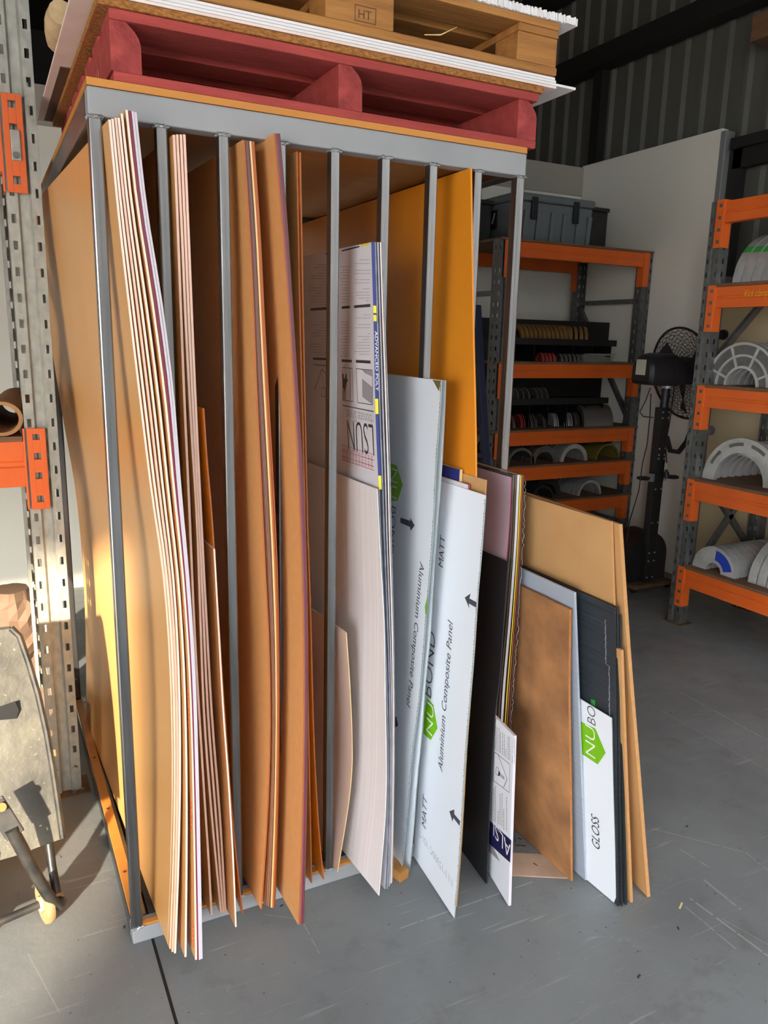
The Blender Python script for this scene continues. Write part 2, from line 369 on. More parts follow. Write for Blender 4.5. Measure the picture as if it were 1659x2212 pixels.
# back partition
struct('wall_back', MB().box(-3.0, 4.36, 3.49, 3.57, 0, 3.155), 'white_wall')
struct('trim_5', MB().box(-3.0, 4.36, 3.475, 3.49, 2.93, 3.155), 'band')
struct('wall_far', MB().box(-7, 4.6, 9, 9.1, 0, 5.2), 'dark_roof')
struct('wall_left', MB().box(-7.1, -7, -4.2, 9, 0, 5.2), 'corr')
mb = MB(); mb.box(-7, 4.6, -4.2, 9, 5.2, 5.3)
for yy in (-2, .5, 3, 5.5): mb.box(-7, 4.5, yy, yy+.1, 4.95, 5.2)
struct('ceiling', mb, 'dark_roof')
# front wall, unseen: its openings are shaped to cut the sun and admit daylight
mb = MB(); mb.box(-2.62, -2.3, -4.3, -4.2, 0, 5.2); mb.box(-7, -2.62, -4.3, -4.2, 2.75, 5.2); mb.box(-2.3, 4.6, -4.3, -4.2, 4.4, 5.2)
struct('wall_front', mb, 'white_wall')
# unseen wall added across the yard to keep sun off the right side
struct('wall_sun_block', MB().box(-5.15, 14, -8.2, -8, 0, 7.0), 'sun_block_grey')
struct('ground', MB().box(-25, 25, -30, -4.3, -.12, -.02), 'card_floor')
# end of a stored timber high on the right wall
tag(MB().box(4.26, 4.44, .2, 1.85, 3.615, 3.765).build('timber_beam', 'shelf_board', bevel=.004), 'rough brown timber beam end high beside the dark corrugated wall', 'timber')

# ------------------------------------------------------------------ pallet racking
def upright(o, U, V, w, dep, z0, z1, pitch=.075, hole=(.012, .028)):
    """open C section post: front face spans o..o+U*w, body goes along V"""
    mb = MB(); o = Vector(o); U = Vector(U); V = Vector(V)
    pr = [(.012, dep), (0, dep), (0, 0), (.30*w, 0), (.36*w, .012), (.64*w, .012), (.70*w, 0), (w, 0), (w, dep), (w-.012, dep)]
    holes = {2: (.5, True), 6: (.5, True), 1: (.5, True), 7: (.5, True)}
    P = lambda uv, z: o+U*uv[0]+V*uv[1]+Vector((0, 0, z))
    for i, (a, b) in enumerate(zip(pr, pr[1:])):
        if i in holes:
            L = sqrt((b[0]-a[0])**2+(b[1]-a[1])**2); h = hole[0]/L/2; m_ = .5
            A = lambda t: (a[0]+(b[0]-a[0])*t, a[1]+(b[1]-a[1])*t)
            l, r = A(m_-h), A(m_+h)
            mb.quad(P(a, z0), P(l, z0), P(l, z1), P(a, z1)); mb.quad(P(r, z0), P(b, z0), P(b, z1), P(r, z1))
            z = z0; zc = z0+.09
            while zc < z1-.03:
                mb.quad(P(l, z), P(r, z), P(r, zc-hole[1]/2), P(l, zc-hole[1]/2)); z = zc+hole[1]/2; zc += pitch
            mb.quad(P(l, z), P(r, z), P(r, z1), P(l, z1))
        else: mb.quad(P(a, z0), P(b, z0), P(b, z1), P(a, z1))
    return mb
def connector(o, U, V, w, dep, z0, z1, side, hl):
    """orange beam end plate: leg on post face + leg on post side facing the beam"""
    mb = MB(); o = Vector(o); U = Vector(U); V = Vector(V); e = .004
    P = lambda u, v, z: o+U*u+V*v+Vector((0, 0, z))
    u0, u1 = (.46*w, w+e) if side > 0 else (-e, .54*w)
    us = w+e if side > 0 else -e
    mb.hexa([P(u, v, z) for z in (z0, z1) for v in (-e-.003, -e) for u in (u0, u1)])
    mb.hexa([P(u, v, z) for z in (z0, z1) for v in (-e, dep*.85) for u in (us-.002, us+.002)])
    return mb
def lugs(o, U, V, w, z0, z1, side, par, n=4):
    o = Vector(o); U = Vector(U); V = Vector(V)
    uc = (.80 if side > 0 else .20)*w
    for i in range(n):
        z = z0+(z1-z0)*(i+.5)/n; mb = MB()
        P = lambda u, v, zz: o+U*u+V*v+Vector((0, 0, zz))
        mb.hexa([P(u, v, zz) for zz in (z-.009, z+.009) for v in (-.0095, -.0065) for u in (uc-.009, uc+.009)])
        mb.build('lug', 'galv_dark', par)
def beam_part(parent, a, b, ht, dep, posts, name='beam'):
    """a,b = outer top edge ends (Vector), dep direction vector into rack"""
    a = Vector(a); b = Vector(b); dv = Vector(dep)
    mb = MB(); prof = [(0, 0), (0, -.42*ht), (.004, -.46*ht), (.004, -.54*ht), (0, -.58*ht), (0, -ht), (1, -ht), (1, 0)]
    ring = lambda p: [p+dv*(t if t in (0, 1) else t/dv.length)+Vector((0, 0, z)) for t, z in prof]
    A, B = ring(a), ring(b); n = len(A)
    for i in range(n): j = (i+1) % n; mb.quad(A[i], B[i], B[j], A[j])
    mb.poly(A[::-1]); mb.poly(B)
    return mb.build(name, 'orange', parent, bevel=.002)

def rack_R():
    # rack along the right wall: beams run along y towards the camera
    r = thing('pallet_rack', 'orange and galvanised racking against the right wall holding large aluminium half rings', 'rack', (3.9, 0, 0))
    w = .09; y1 = 1.36
    for (x, Vx) in ((3.53, 1), (4.24, -1)):
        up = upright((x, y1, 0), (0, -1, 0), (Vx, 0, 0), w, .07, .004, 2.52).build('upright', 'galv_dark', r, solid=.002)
        MB().box(x-.02 if Vx > 0 else x-.1, x+.1 if Vx > 0 else x+.02, y1-.12, y1+.03, 0, .005).build('base_plate', 'galv_base', up)
    b = MB().bar((3.60, 1.315, .25), (4.17, 1.315, .95), .035, .03, (0, 1, 0)); b.build('brace', 'galv_dark', r)
    for za, zb in ((.25, .95), (1.65, .95), (1.65, 2.3)):
        pass
    MB().bar((4.17, 1.315, .42), (3.60, 1.315, 1.0), .035, .03, (0, 1, 0)).build('brace', 'galv_dark', r)
    MB().bar((3.60, 1.315, 1.05), (4.17, 1.315, 1.12), .035, .03, (0, 1, 0))
    MB().bar((3.60, 1.315, 1.60), (4.17, 1.315, 2.15), .035, .03, (0, 1, 0)).build('brace', 'galv_dark', r)
    MB().bar((3.60, 1.315, 2.10), (4.17, 1.315, 2.10), .035, .03, (0, 1, 0)).build('brace', 'galv_dark', r)
    lv = [2.515, 2.05, 1.48, .92, .37]
    for i, z in enumerate(lv):
        for x, dv in ((3.535, .05), (4.235, -.05)):
            bm_ = beam_part(r, (x, 1.272, z), (x, -1.3, z), .115, (dv, 0, 0), None)
            if x < 4:
                cn = connector((x-.005, y1, 0), (0, -1, 0), (1, 0, 0), w, .07, z-.25, z+.01, 1, 0).build('connector', 'orange', bm_, bevel=.002)
                lugs((x-.005, y1, 0), (0, -1, 0), (1, 0, 0), w, z-.25, z+.01, 1, bm_)
        if i: MB().box(3.525, 4.245, -1.3, 1.268, z+.001, z+.019).build('shelf_board', 'shelf_board', r, bevel=.002)
    return r, lv
RR, LV_R = rack_R()

def rack_B():
    r = thing('pallet_rack', 'orange and galvanised racking in the back corner, grey tool case on top', 'rack', (3.6, 2.9, 0))
    w = .09; x0, x1 = 2.94, 4.355
    for x in (x0, x1-w):
        for y, V in ((2.60, 1), (3.40, -1)):
            MBu = upright((x, y, 0), (1, 0, 0), (0, V, 0), w, .07, .004, 2.40)
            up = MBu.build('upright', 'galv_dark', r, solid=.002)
            MB().box(x-.02, x+.11, y-.03 if V > 0 else y-.09, y+.09 if V > 0 else y+.03, 0, .005).build('base_plate', 'galv_base', up)
    for x in (x0+.045, x1-.045):
        for a, b in ((2.05, 2.05), (2.02, 1.15), (.45, 1.12), (.3, .3)):
            MB().bar((x, 3.34, a), (x, 2.67, b), .035, .03, (1, 0, 0)).build('brace', 'galv_dark', r)
    lv = [2.395, 1.565, 1.075, .81, .53]
    for i, z in enumerate(lv):
        for y, dv in ((2.597, .05), (3.403, -.05)):
            bm_ = beam_part(r, (x0+w+.002, y, z), (x1-w-.002, y, z), .10, (0, dv, 0), None)
            V = 1 if dv > 0 else -1
            for x, sd in ((x0, 1), (x1-w, -1)):
                zl = z-.245 if i < 2 else z-.19
                if V > 0: connector((x, y-.003, 0), (1, 0, 0), (0, V, 0), w, .07, zl, z+.005, sd, 0).build('connector', 'orange', bm_, bevel=.0015)
                elif i == 0: connector((x, y+.003, 0), (1, 0, 0), (0, V, 0), w, .07, zl, z+.005, sd, 0).build('connector', 'orange', bm_)
        MB().box(x0+.005, x1-.005, 2.585, 3.415, z+.001, z+.017).build('shelf_board', 'shelf_board', r, bevel=.002)
    return r, lv
RB, LV_B = rack_B()

def rack_L():
    r = thing('pallet_rack', 'galvanised slotted rack frame with orange beams in sunlight beside the sheet store', 'rack', (-.1, 1.25, 0))
    w = .102; x = -.146
    for y, V in ((.885, 1), (1.72, -1)):
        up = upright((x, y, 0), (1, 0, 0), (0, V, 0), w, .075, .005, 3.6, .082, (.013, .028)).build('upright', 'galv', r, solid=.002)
        mb = MB().box(x-.02, x+w+.03, y-.035 if V > 0 else y-.10, y+.10 if V > 0 else y+.035, 0, .006)
        bp = mb.build('base_plate', 'galv_base', up)
        for dx in (.0, .03): MB().tube([(x+.075+dx, y-.02*V, .006), (x+.075+dx, y-.02*V, .018)], .007, 8).build('bolt', 'galv_dark', up)
        for u in (.18, .82): MB().tube([(x+w*u, y-.004*V, .09), (x+w*u, y+.004*V, .09)], .013, 16).build('rivet', 'galv', up)
    xc = x+w/2
    for a, b in ((.25, .25), (.35, 1.0), (1.7, 1.05), (1.75, 2.5), (3.2, 2.55)):
        MB().bar((xc, .95, a), (xc, 1.65, b), .04, .028, (1, 0, 0)).build('brace', 'galv', r)
    for z, ht in ((1.345, .155), (2.325, .125)):
        for y, dv in ((.882, .05), (1.723, -.05)):
            bm_ = beam_part(r, (x-.002, y, z), (-2.75, y, z), ht, (0, dv, 0), None)
            if dv > 0:
                zz = (1.11, 1.39) if z < 2 else (2.14, 2.43)
                cn = MB(); xa, xb = x+.004, x+.062
                zs = [zz[0]+(zz[1]-zz[0])*q for q in (.0, .09, .17, .38, .46, .62, .70, .86, .93, 1)]
                cn.box(xa, xa+.018, y-.012, y-.006, zz[0], zz[1]); cn.box(xb-.018, xb, y-.012, y-.006, zz[0], zz[1])
                for q0, q1 in zip(zs[0::2], zs[1::2]): cn.box(xa+.018, xb-.018, y-.012, y-.006, q0, q1)
                cn.box(x-.008, x-.002, y-.01, y+.06, zz[0], zz[1])
                cn.build('connector', 'orange', bm_, bevel=.001)
                if z > 2:
                    l = MB().box(xa+.018, xb-.012, y-.019, y-.013, 2.235, 2.325)
                    l.build('lock_plate', 'galv', bm_, bevel=.002)
                    MB().tube([(xa+.03, y-.019, 2.25), (xa+.03, y-.025, 2.25)], .010, 14).build('lug', 'galv_dark', bm_)
        MB().box(-2.75, x-.01, .88, 1.725, z+.001, z+.018).build('shelf_board', 'shelf_board', r)
    return r
RL = rack_L()

# ------------------------------------------------------------------ vertical sheet store (steel frame)
def frame():
    r = thing('sheet_storage_rack', 'welded steel frame with nine upright bars, full of upright sheet material', 'rack', (W/2, D/2, 0))
    p = .03; fr = MB()
    MB().box(0, W, 0, .05, H-.062, H).build('top_beam', 'steel_grey', r, bevel=.004)
    MB().box(0, W, 0, .05, 0, .048).build('bottom_beam', 'steel_grey', r, bevel=.004)
    for x in (0, W-.05):
        MB().box(x, x+.05, .051, D-.051, H-.062, H).build('side_rail', 'steel', r, bevel=.004)
        MB().box(x, x+.05, .051, D-.051, 0, .048).build('side_rail', 'steel', r, bevel=.004)
    MB().box(0, W, D-.05, D, H-.062, H).build('back_beam', 'steel', r, bevel=.004)
    MB().box(0, W, D-.05, D, 0, .048).build('back_beam', 'steel', r, bevel=.004)
    for i in range(9):
        xc = .015+i*(W-.03)/8; hw = .015 if i in (0, 8) else .0135
        b = MB().box(xc-hw, xc+hw, .002, .032, .0485, H-.0625).build('upright_bar', 'steel', r, bevel=.004)
        rr = random.Random(i)
        for z, n in ((H-.063, 12), (.049, 8)):
            g = MB()
            for k in range(n):
                px = xc-hw+2*hw*k/(n-1); 
                g.tube([(px-.004, .0015, z+rr.uniform(-.003, .002)), (px+.004, .0015, z+rr.uniform(-.002, .003))], rr.uniform(.0025, .0042), 7)
            for k in range(4):
                g.tube([(xc-hw-.001, .004+.006*k, z), (xc-hw-.001, .01+.006*k, z+.002)], .003, 6); g.tube([(xc+hw+.001, .004+.006*k, z), (xc+hw+.001, .01+.006*k, z+.002)], .003, 6)
            g.build('weld', 'weld', b, smooth=True)
    for x in (0, W-.03): MB().box(x, x+.03, D-.032, D-.002, .0485, H-.0625).build('upright_bar', 'steel', r, bevel=.004)
    # base board + kick strips, roof board
    MB().box(.055, W-.055, .053, D-.055, .030, .046).build('base_board', 'rack_floor', r)
    MB().box(.002, W-.002, .004, .020, .0485, .056).build('edge_strip', 'rack_ply', r)
    s = MB().box(.004, .034, .04, D-.04, .0485, .062).build('edge_strip', 'rack_ply', r)
    for yy in (.25, .62, 1.0): MB().tube([(.019, yy, .062), (.019, yy, .0626)], .006, 12).build('screw_hole', 'brown_board', s)
    MB().box(0, W+.0, 0, D+.01, H+.001, H+.018).build('roof_board', 'rack_ply', r, bevel=.001)
    return r
FR = frame()

# ------------------------------------------------------------------ sheets
class Sheet:
    """A bendable panel: its front edge follows a curve, the panel runs back into the rack."""
    def __init__(s, pts, yt, yb, at, ab, L, th, zb=None, zt=None, rows=26):
        s.L = L; s.th = th
        p0, p1 = pts[0][1], pts[-1][1]
        raw = []
        for q_ in pts:
            px, py = q_[0], q_[1]
            if isinstance(pts[0], Vector): raw.append(None); continue
            t = (py-p0)/(p1-p0); raw.append(ony(px, py, yt+(yb-yt)*t))
        if isinstance(pts[0], Vector): raw = [Vector(p) for p in pts]
        if zb is not None: raw[-1].z = zb
        s.z0 = raw[-1].z; s.z1 = raw[0].z
        s.rows = []
        # resample by height with a smooth spline
        raw.sort(key=lambda p: -p.z); zs = [p.z for p in raw]
        def spl(z):
            i = 0
            while i < len(raw)-2 and z < zs[i+1]: i += 1
            a = raw[max(i-1, 0)]; b = raw[i]; c = raw[i+1]; d = raw[min(i+2, len(raw)-1)]
            t = (zs[i]-z)/(zs[i]-zs[i+1])
            def m(p, q, h):
                return (q-p)/max(1e-6, (p.z-q.z)) * h
            h = zs[i]-zs[i+1]
            mb_ = (c-a)/max(1e-6, (a.z-c.z))*h if i > 0 else (c-b)
            mc = (d-b)/max(1e-6, (b.z-d.z))*h if i < len(raw)-2 else (c-b)
            q = b*(2*t**3-3*t*t+1)+mb_*(t**3-2*t*t+t)+c*(-2*t**3+3*t*t)+mc*(t**3-t*t)
            q.z = z; return q
        for k in range(rows+1):
            f = k/rows; z = s.z1+(s.z0-s.z1)*f
            s.rows.append((spl(z), radians(at+(ab-at)*f)))
    def surf(s, d, z, off=0.0):
        n = len(s.rows)-1; f = max(0, min(1, (s.z1-z)/(s.z1-s.z0)))*n; i = min(int(f), n-1); t = f-i
        a, aa = s.rows[i]; b, ab = s.rows[i+1]; an = aa+(ab-aa)*t
        p = a.lerp(b, t); p.z = z
        dv = Vector((sin(an), cos(an), 0)); nv = Vector((-cos(an), sin(an), 0))
        return p+dv*d+nv*off
    def hit(s, px, py):
        d = ray(px, py); z = 1.0; sd = .1
        for _ in range(30):
            p = s.surf(0, z); q = s.surf(1, z); dv = q-p; nv = Vector((-dv.y, dv.x, 0))
            t = (p-CAM).dot(nv)/d.dot(nv); h = CAM+d*t; z = h.z; sd = (h-p).dot(dv)
        return sd, z
    def build(s, name, mats, label=None, cat='sheet', group=None, parent=None, cols=5, taper=None, keep=True):
        mb = MB(); cols_d = [s.L*(k/cols)**1.4 for k in range(cols+1)]
        n = len(s.rows)
        def vert(i, k, o):
            p, an = s.rows[i]; dv = Vector((sin(an), cos(an), 0)); nv = Vector((-cos(an), sin(an), 0))
            q = p+dv*cols_d[k]-nv*(s.th*o); 
            return q
        for i in range(n-1):
            for k in range(cols):
                mb.quad(vert(i, k, 0), vert(i+1, k, 0), vert(i+1, k+1, 0), vert(i, k+1, 0), 0)
                mb.quad(vert(i, k, 1), vert(i, k+1, 1), vert(i+1, k+1, 1), vert(i+1, k, 1), 0)
            mb.quad(vert(i, 0, 0), vert(i, 0, 1), vert(i+1, 0, 1), vert(i+1, 0, 0), 1)
            mb.quad(vert(i, cols, 0), vert(i+1, cols, 0), vert(i+1, cols, 1), vert(i, cols, 1), 1)
        for k in range(cols):
            mb.quad(vert(0, k, 0), vert(0, k+1, 0), vert(0, k+1, 1), vert(0, k, 1), 1)
            mb.quad(vert(n-1, k, 0), vert(n-1, k, 1), vert(n-1, k+1, 1), vert(n-1, k+1, 0), 1)
        ob = mb.build(name, mats, parent, smooth=True)
        s.ob = ob
        if label: tag(ob, label, cat, group)
        return ob
def sheet(name, pts, yt, yb, at, ab, L, th, mats, label, cat='sheet', group=None, zb=None):
    s = Sheet(pts, yt, yb, at, ab, L, th, zb); s.build(name, mats, label, cat, group); return s
def curve_at(c, py):
    for (xa, ya), (xb, yb) in zip(c, c[1:]):
        if py <= yb: return xa+(xb-xa)*(py-ya)/(yb-ya)
    (xa, ya), (xb, yb) = c[-2:]; return xa+(xb-xa)*(py-ya)/(yb-ya)
def between(Lc, Rc, fr, top, bot, n=9):
    """edge curve a fraction fr (top, middle, bottom) of the way between two curves"""
    out = []
    for k in range(n):
        t = k/(n-1); py = top+(bot-top)*t
        f = fr[0]+(fr[1]-fr[0])*t*2 if t < .5 else fr[1]+(fr[2]-fr[1])*(t*2-1)
        a, b = curve_at(Lc, py), curve_at(Rc, py); out.append((a+(b-a)*f, py))
    return out

# group one: tall kraft-masked acrylic in the first slot
L1 = [(234, 258), (247, 400), (272, 621), (291, 780), (326, 1064), (342, 1142), (364, 1380), (371, 1600), (371, 1795), (363, 1964), (362, 2036), (361, 2060)]
R1 = [(297, 242), (312, 400), (351, 640), (380, 875), (395, 1104), (418, 1364), (427, 1633), (432, 1838), (437, 2072)]
L1[4] = (322, 1040)
spec = [(0, 0, 0, 258, 2040, 'edge_white', 'kraft'), (.10, .12, .06, 256, 2050, 'edge_white', 'kraft'), (.21, .25, .13, 254, 2057, 'edge_pink', 'kraft'),
        (.31, .38, .20, 254, 2060, 'edge_white', 'kraft'), (.43, .55, .50, 245, 2068, 'edge_white', 'kraft'), (.60, .74, .80, 237, 2074, 'edge_white', 'kraft'),
        (.71, .82, .86, 239, 2075, 'edge_magenta', 'kraft'), (.80, .88, .90, 240, 2074, 'edge_grey', 'kraft'), (.89, .94, .955, 242, 2072, 'edge_grey', 'kraft')]
nm = ['leftmost of the tall brown paper-faced sheets, its broad face towards the left rack', 'second tall brown paper-faced sheet, tight behind the leftmost one',
      'third tall paper-faced sheet from the left with a pinkish white edge', 'fourth tall paper-faced sheet from the left, white edge', 'tall paper-faced sheet splaying alone at its foot in the first bay',
      'tallest paper-faced sheet of the first bay, broad strip of face with red crayon marks', 'tall sheet with a dark magenta edge line in the first bay',
      'tall sheet with pale grey edge right of the magenta one', 'rightmost tall grey-edged sheet of the first bay']
G1 = []
for (a, b, c, t, bo, em, fm), lab in zip(spec, nm):
    pts = between(L1, R1, (a, b, c), t, bo, 10)
    yb = onz(pts[-1][0], pts[-1][1], .058).y
    G1.append(sheet('acrylic_sheet', pts, -.07, yb, -3.2+a*2, -2, 1.45, .0052, [fm, em], lab, 'acrylic sheet', 'tall paper-masked sheets in the first bay'))

# group two
B1 = [(373, 291), (378, 400), (384, 558), (395, 843), (405, 1063), (420, 1400), (438, 1700), (448, 1850), (455, 1977)]
L2 = [(380, 289), (386, 400), (393, 558), (405, 843), (421, 1063), (431, 1350), (443, 1650), (465, 1850), (475, 1968)]
R2 = [(402, 290), (406, 400), (413, 558), (424, 843), (435, 1100), (447, 1300), (459, 1500), (471, 1650), (483, 1795), (489, 1968)]
grp = 'white-edged sheets in the second bay'  # white edges here use the pink tone, their shade put into the colour
def yb_of(pts): return onz(pts[-1][0], pts[-1][1], .058).y
sheet('acrylic_sheet', B1, -.02, yb_of(B1), -2.5, -1.5, 1.45, .006, ['kraft', 'edge_pink'], 'shaded paper-faced sheet at the left of the second bay, its foot standing apart', 'acrylic sheet', grp)
for f, lab in ((0, 'shaded white-edged sheet, left one of the tight trio in the second bay'), (.36, 'shaded white-edged sheet in the middle of the tight trio in the second bay'), (.70, 'shaded white-edged sheet, right one of the tight trio in the second bay')):
    pts = between(L2, R2, (f, f, f), 290, 1972, 9)
    sheet('acrylic_sheet', pts, -.02, yb_of(pts), -2.5, -1.5, 1.45, .006, ['kraft', 'edge_pink'], lab, 'acrylic sheet', grp)
C2 = [(438, 882), (446, 1000), (455, 1100), (468, 1300), (484, 1545), (500, 1760), (512, 1880), (523, 1975)]
C1 = [(461, 1186), (470, 1350), (481, 1542), (492, 1690), (502, 1859), (508, 2003)]
sheet('paper_faced_offcut', C2, -.02, yb_of(C2), -1, 2, 1.0, .004, ['orange_ply', 'edge_rust'], 'orange-brown offcut sheet showing behind the short white-edged one in the second bay', 'offcut sheet')
sheet('paper_faced_offcut', C1, -.06, yb_of(C1), -1, -1, .9, .0045, ['kraft2', 'edge_white'], 'shorter kraft-faced sheet with a bright white edge right of the trio', 'offcut sheet')

# group three: bay three left bundle
L3 = [(524, 301), (531, 381), (537, 501), (547, 700), (554, 881), (566, 1122), (574, 1300), (583, 1481), (580, 1698), (571, 1842), (563, 1965)]
R3 = [(548, 306), (555, 351), (563, 531), (572, 700), (582, 881), (598, 1152), (602, 1300), (604, 1481), (602, 1698), (598, 1842), (594, 1962)]
sp = [(0, 0, 0, 1964, 'edge_rust'), (.16, .18, .3, 1956, 'edge_brown'), (.32, .32, .45, 1958, 'edge_plum'), (.47, .46, .58, 1960, 'edge_brown'), (.62, .60, .70, 1961, 'edge_cream'), (.77, .74, .82, 1962, 'edge_rust'), (.9, .88, .92, 1956, 'edge_rust')]
ln = ['broad kraft-faced sheet at the left of the third bay', 'dark-edged sheet just behind the broad one in the third bay', 'plum-edged sheet near the left of the brown bundle',
      'dark brown-edged sheet in the middle of the brown bundle', 'cream-edged sheet in the brown bundle', 'rust-edged sheet near the right of the brown bundle', 'last rust-edged sheet at the right of the brown bundle']
for (a, b, c, bo, em), lab in zip(sp, ln):
    pts = between(L3, R3, (a, b, c), 302+a*4, bo, 10)
    sheet('masked_sheet', pts, -.02, yb_of(pts), -2.8, -1.5, 1.45, .0045, ['kraft2', em], lab, 'sheet', 'brown-edged bundle in the third bay')
L4 = [(591, 288), (602, 411), (614, 562), (624, 700), (635, 881), (647, 1122), (652, 1300), (656, 1481), (653, 1698), (648, 1879), (644, 1998)]
R4 = [(605, 289), (617, 411), (626, 562), (635, 700), (646, 881), (661, 1122), (665, 1300), (666, 1481), (663, 1698), (661, 1879), (657, 1996)]
for f, em, lab in ((0, 'edge_rust', 'widest kraft-faced sheet, standing forward at the right of the third bay'), (.28, 'edge_plum', 'plum-edged sheet behind the forward kraft-faced one'),
                   (.52, 'edge_magenta', 'dark violet-edged sheet in the forward bundle of the third bay'), (.76, 'edge_brown', 'brown-edged last sheet of the forward bundle in the third bay')):
    pts = between(L4, R4, (f, f, f), 288, 1998-f*3, 10)
    sheet('masked_sheet', pts, -.05, yb_of(pts), -3, -1, 1.45, .0042, ['kraft2', em], lab, 'sheet', 'forward bundle in the third bay')
E1 = [(640, 327), (647, 700), (655, 1000), (661, 1300), (666, 1600), (672, 1908)]
E2 = [(647, 329), (654, 700), (663, 1122), (669, 1300), (677, 1600), (688, 1800), (698, 1900)]
sheet('masked_sheet', E1, .0, yb_of(E1), -3, 0, 1.4, .004, ['kraft2', 'edge_rust'], 'kraft-faced sheet alone left of the printed white sheet, upper part in shade', 'sheet')
sheet('masked_sheet', E2, .0, yb_of(E2), -3, 0, 1.4, .004, ['orange_ply', 'edge_rust'], 'orange-brown sheet with stamped lettering at its foot beside the grey bar', 'sheet')

# bay five: printed polycarbonate, white fluted plastic, pale card
P0 = [(802, 523), (806, 652), (808, 710), (811, 895), (817, 1025), (824, 1215), (832, 1380), (837, 1560), (839, 1700), (836, 1830), (831, 1921)]
PR = [(828, 523), (833, 702), (838, 800), (844, 953), (847, 1148), (851, 1314), (853, 1450), (853, 1600), (851, 1742), (848, 1905)]
def bundle(f, bot): return between(P0, PR, (f, f, f), 523, bot, 12)
PP = bundle(0, 1921)
PS = sheet('printed_plastic_sheet', PP, -.03, yb_of(PP), -1.5, 0, 1.25, .003, ['film', 'edge_slate'], 'clear plastic sheet in white printed film with upside-down lettering, yellow and blue tape edge', 'plastic sheet')
for f, b, em, lab in ((.28, 1921, 'edge_slate', 'clear plastic sheet with grey-blue edge right behind the printed film sheet'), (.5, 1915, 'edge_clear', 'clear plastic sheet, middle one of the grey-edged bundle'), (.72, 1909, 'edge_white', 'plastic sheet with the single pale edge line in the grey-edged bundle'), (.86, 1907, 'edge_slate', 'last dark-edged clear plastic sheet, nearest the lettered panels')):
    pts = bundle(f, b)
    sheet('clear_plastic_sheet', pts, -.03, yb_of(pts), -1.5, 0, 1.25, .004, ['edge_slate', em], lab, 'plastic sheet', 'grey-edged plastic sheets in the fifth bay')
Wc = [(814, 1056), (822, 1215), (829, 1347), (832, 1531), (834, 1681), (831, 1772), (824, 1862), (818, 1935)]
WS = sheet('fluted_plastic_sheet', Wc, -.11, yb_of(Wc), -1, -3, 1.3, 0.0022, ['corflute_white', 'foam'], 'tall white fluted plastic sheet leaning in front of the printed one', 'plastic sheet', zb=.058)
Gc = [(747, 1366), (756, 1500), (760, 1640), (753, 1730), (729, 1818)]
sheet('pale_card_sheet', Gc, -.035, -.03, -4, -2, .5, .003, ['pinkish', 'edge_cream'], 'short pale sheet bowing out in front of the white fluted one', 'sheet', zb=.058)

# orange plywood and offcuts, bays six and seven
Oc = [(1016, 363), (1018, 520), (1021, 700), (1027, 1030), (1020, 1300), (1002, 1640)]
sheet('plywood_sheet', Oc, -.02, -.21, 0, 0, 1.5, .006, ['orange_ply', 'orange_ply'], 'tall bright orange plywood sheet', 'plywood', zb=.058)
# lettered composite panels
H1c = [(953, 822), (951, 870), (941, 1016), (935, 1148), (926, 1264), (919, 1347), (912, 1440), (903, 1531), (891, 1621), (881, 1742), (872, 1832), (867, 1888)]
H2c = [(962, 822), (961, 860), (953, 1016), (943, 1148), (934, 1281), (929, 1370), (919, 1471), (910, 1591), (901, 1681), (892, 1802), (884, 1883)]
H1 = sheet('composite_panel', H1c, -.12, onz(867, 1888, .004).y, 3, 3, 1.2, .003, ['acp', 'acp_edge'], 'tall white lettered panel with text reading downwards and a folded top corner', 'composite panel', zb=.002)
H2 = sheet('composite_panel', H2c, -.10, onz(884, 1883, .004).y, 3, 3, 1.2, .003, ['acp', 'acp_edge'], 'tall white panel of which only a narrow strip shows, between the two lettered panels', 'composite panel', zb=.002)
Mc = [(1049, 1070), (1041, 1181), (1031, 1297), (1021, 1447), (1016, 1501), (1006, 1621), (997, 1772), (989, 1892), (981, 1984)]
MP = sheet('composite_panel', Mc, -.22, onz(981, 1984, .002).y, 0, 5.5, .95, .003, ['acp', 'acp_edge'], 'nearest bright white panel with MATT at its left edge and text reading upwards', 'composite panel', zb=.002)
def behind(px, py, dz, off, name, L, th, mats, lab):
    d0, z0_ = MP.hit(px, py); top = z0_+dz
    pts = [MP.surf(d0, top+(.004-top)*k/8, -off) for k in range(9)]
    for k, p in enumerate(pts): p.z = top+(.004-top)*k/8
    s_ = Sheet(pts, 0, 0, 0, 5.0, L, th); s_.build(name, mats, lab, 'offcut')
behind(1008, 1056, .012, .0045, 'film_covered_offcut', .35, .006, ['film', 'ink_red'], 'small white board with a red corner just above the front lettered panel')
behind(984, 1047, .045, .013, 'foam_board_offcut', .4, .010, ['blue', 'edge_cream'], 'small blue board with a cream front edge peeking above the lettered panel')
behind(1032, 1064, .035, .026, 'hardboard_offcut', .45, .004, ['mdf', 'mdf_edge'], 'small tan hardboard offcut left of the lilac sheet')
Kc = [(1097, 1214), (1087, 1350), (1078, 1470), (1067, 1561), (1057, 1742), (1050, 1909)]
sheet('black_sheet', Kc, -.16, onz(1050, 1909, .002).y, 0, 6, .9, .004, ['black_sheet', 'black_sheet'], 'matt black sheet between the white lettered panel and the small upside-down lettered offcut', 'sheet', zb=.002)
Qc = [(1104, 1031), (1101, 1120), (1094, 1208), (1083, 1320), (1058, 1700)]
sheet('acrylic_offcut', Qc, -.12, -.14, 2, 2, .7, .004, ['lilac', 'edge_magenta'], 'lilac film-covered sheet with a magenta edge above the black sheet', 'acrylic sheet', zb=.058)
SL = [(1108, 1026), (1098, 1230), (1072, 1500), (1062, 1700), (1056, 1800)]
SR = [(1134, 1028), (1126, 1230), (1104, 1560), (1090, 1760), (1086, 1810)]
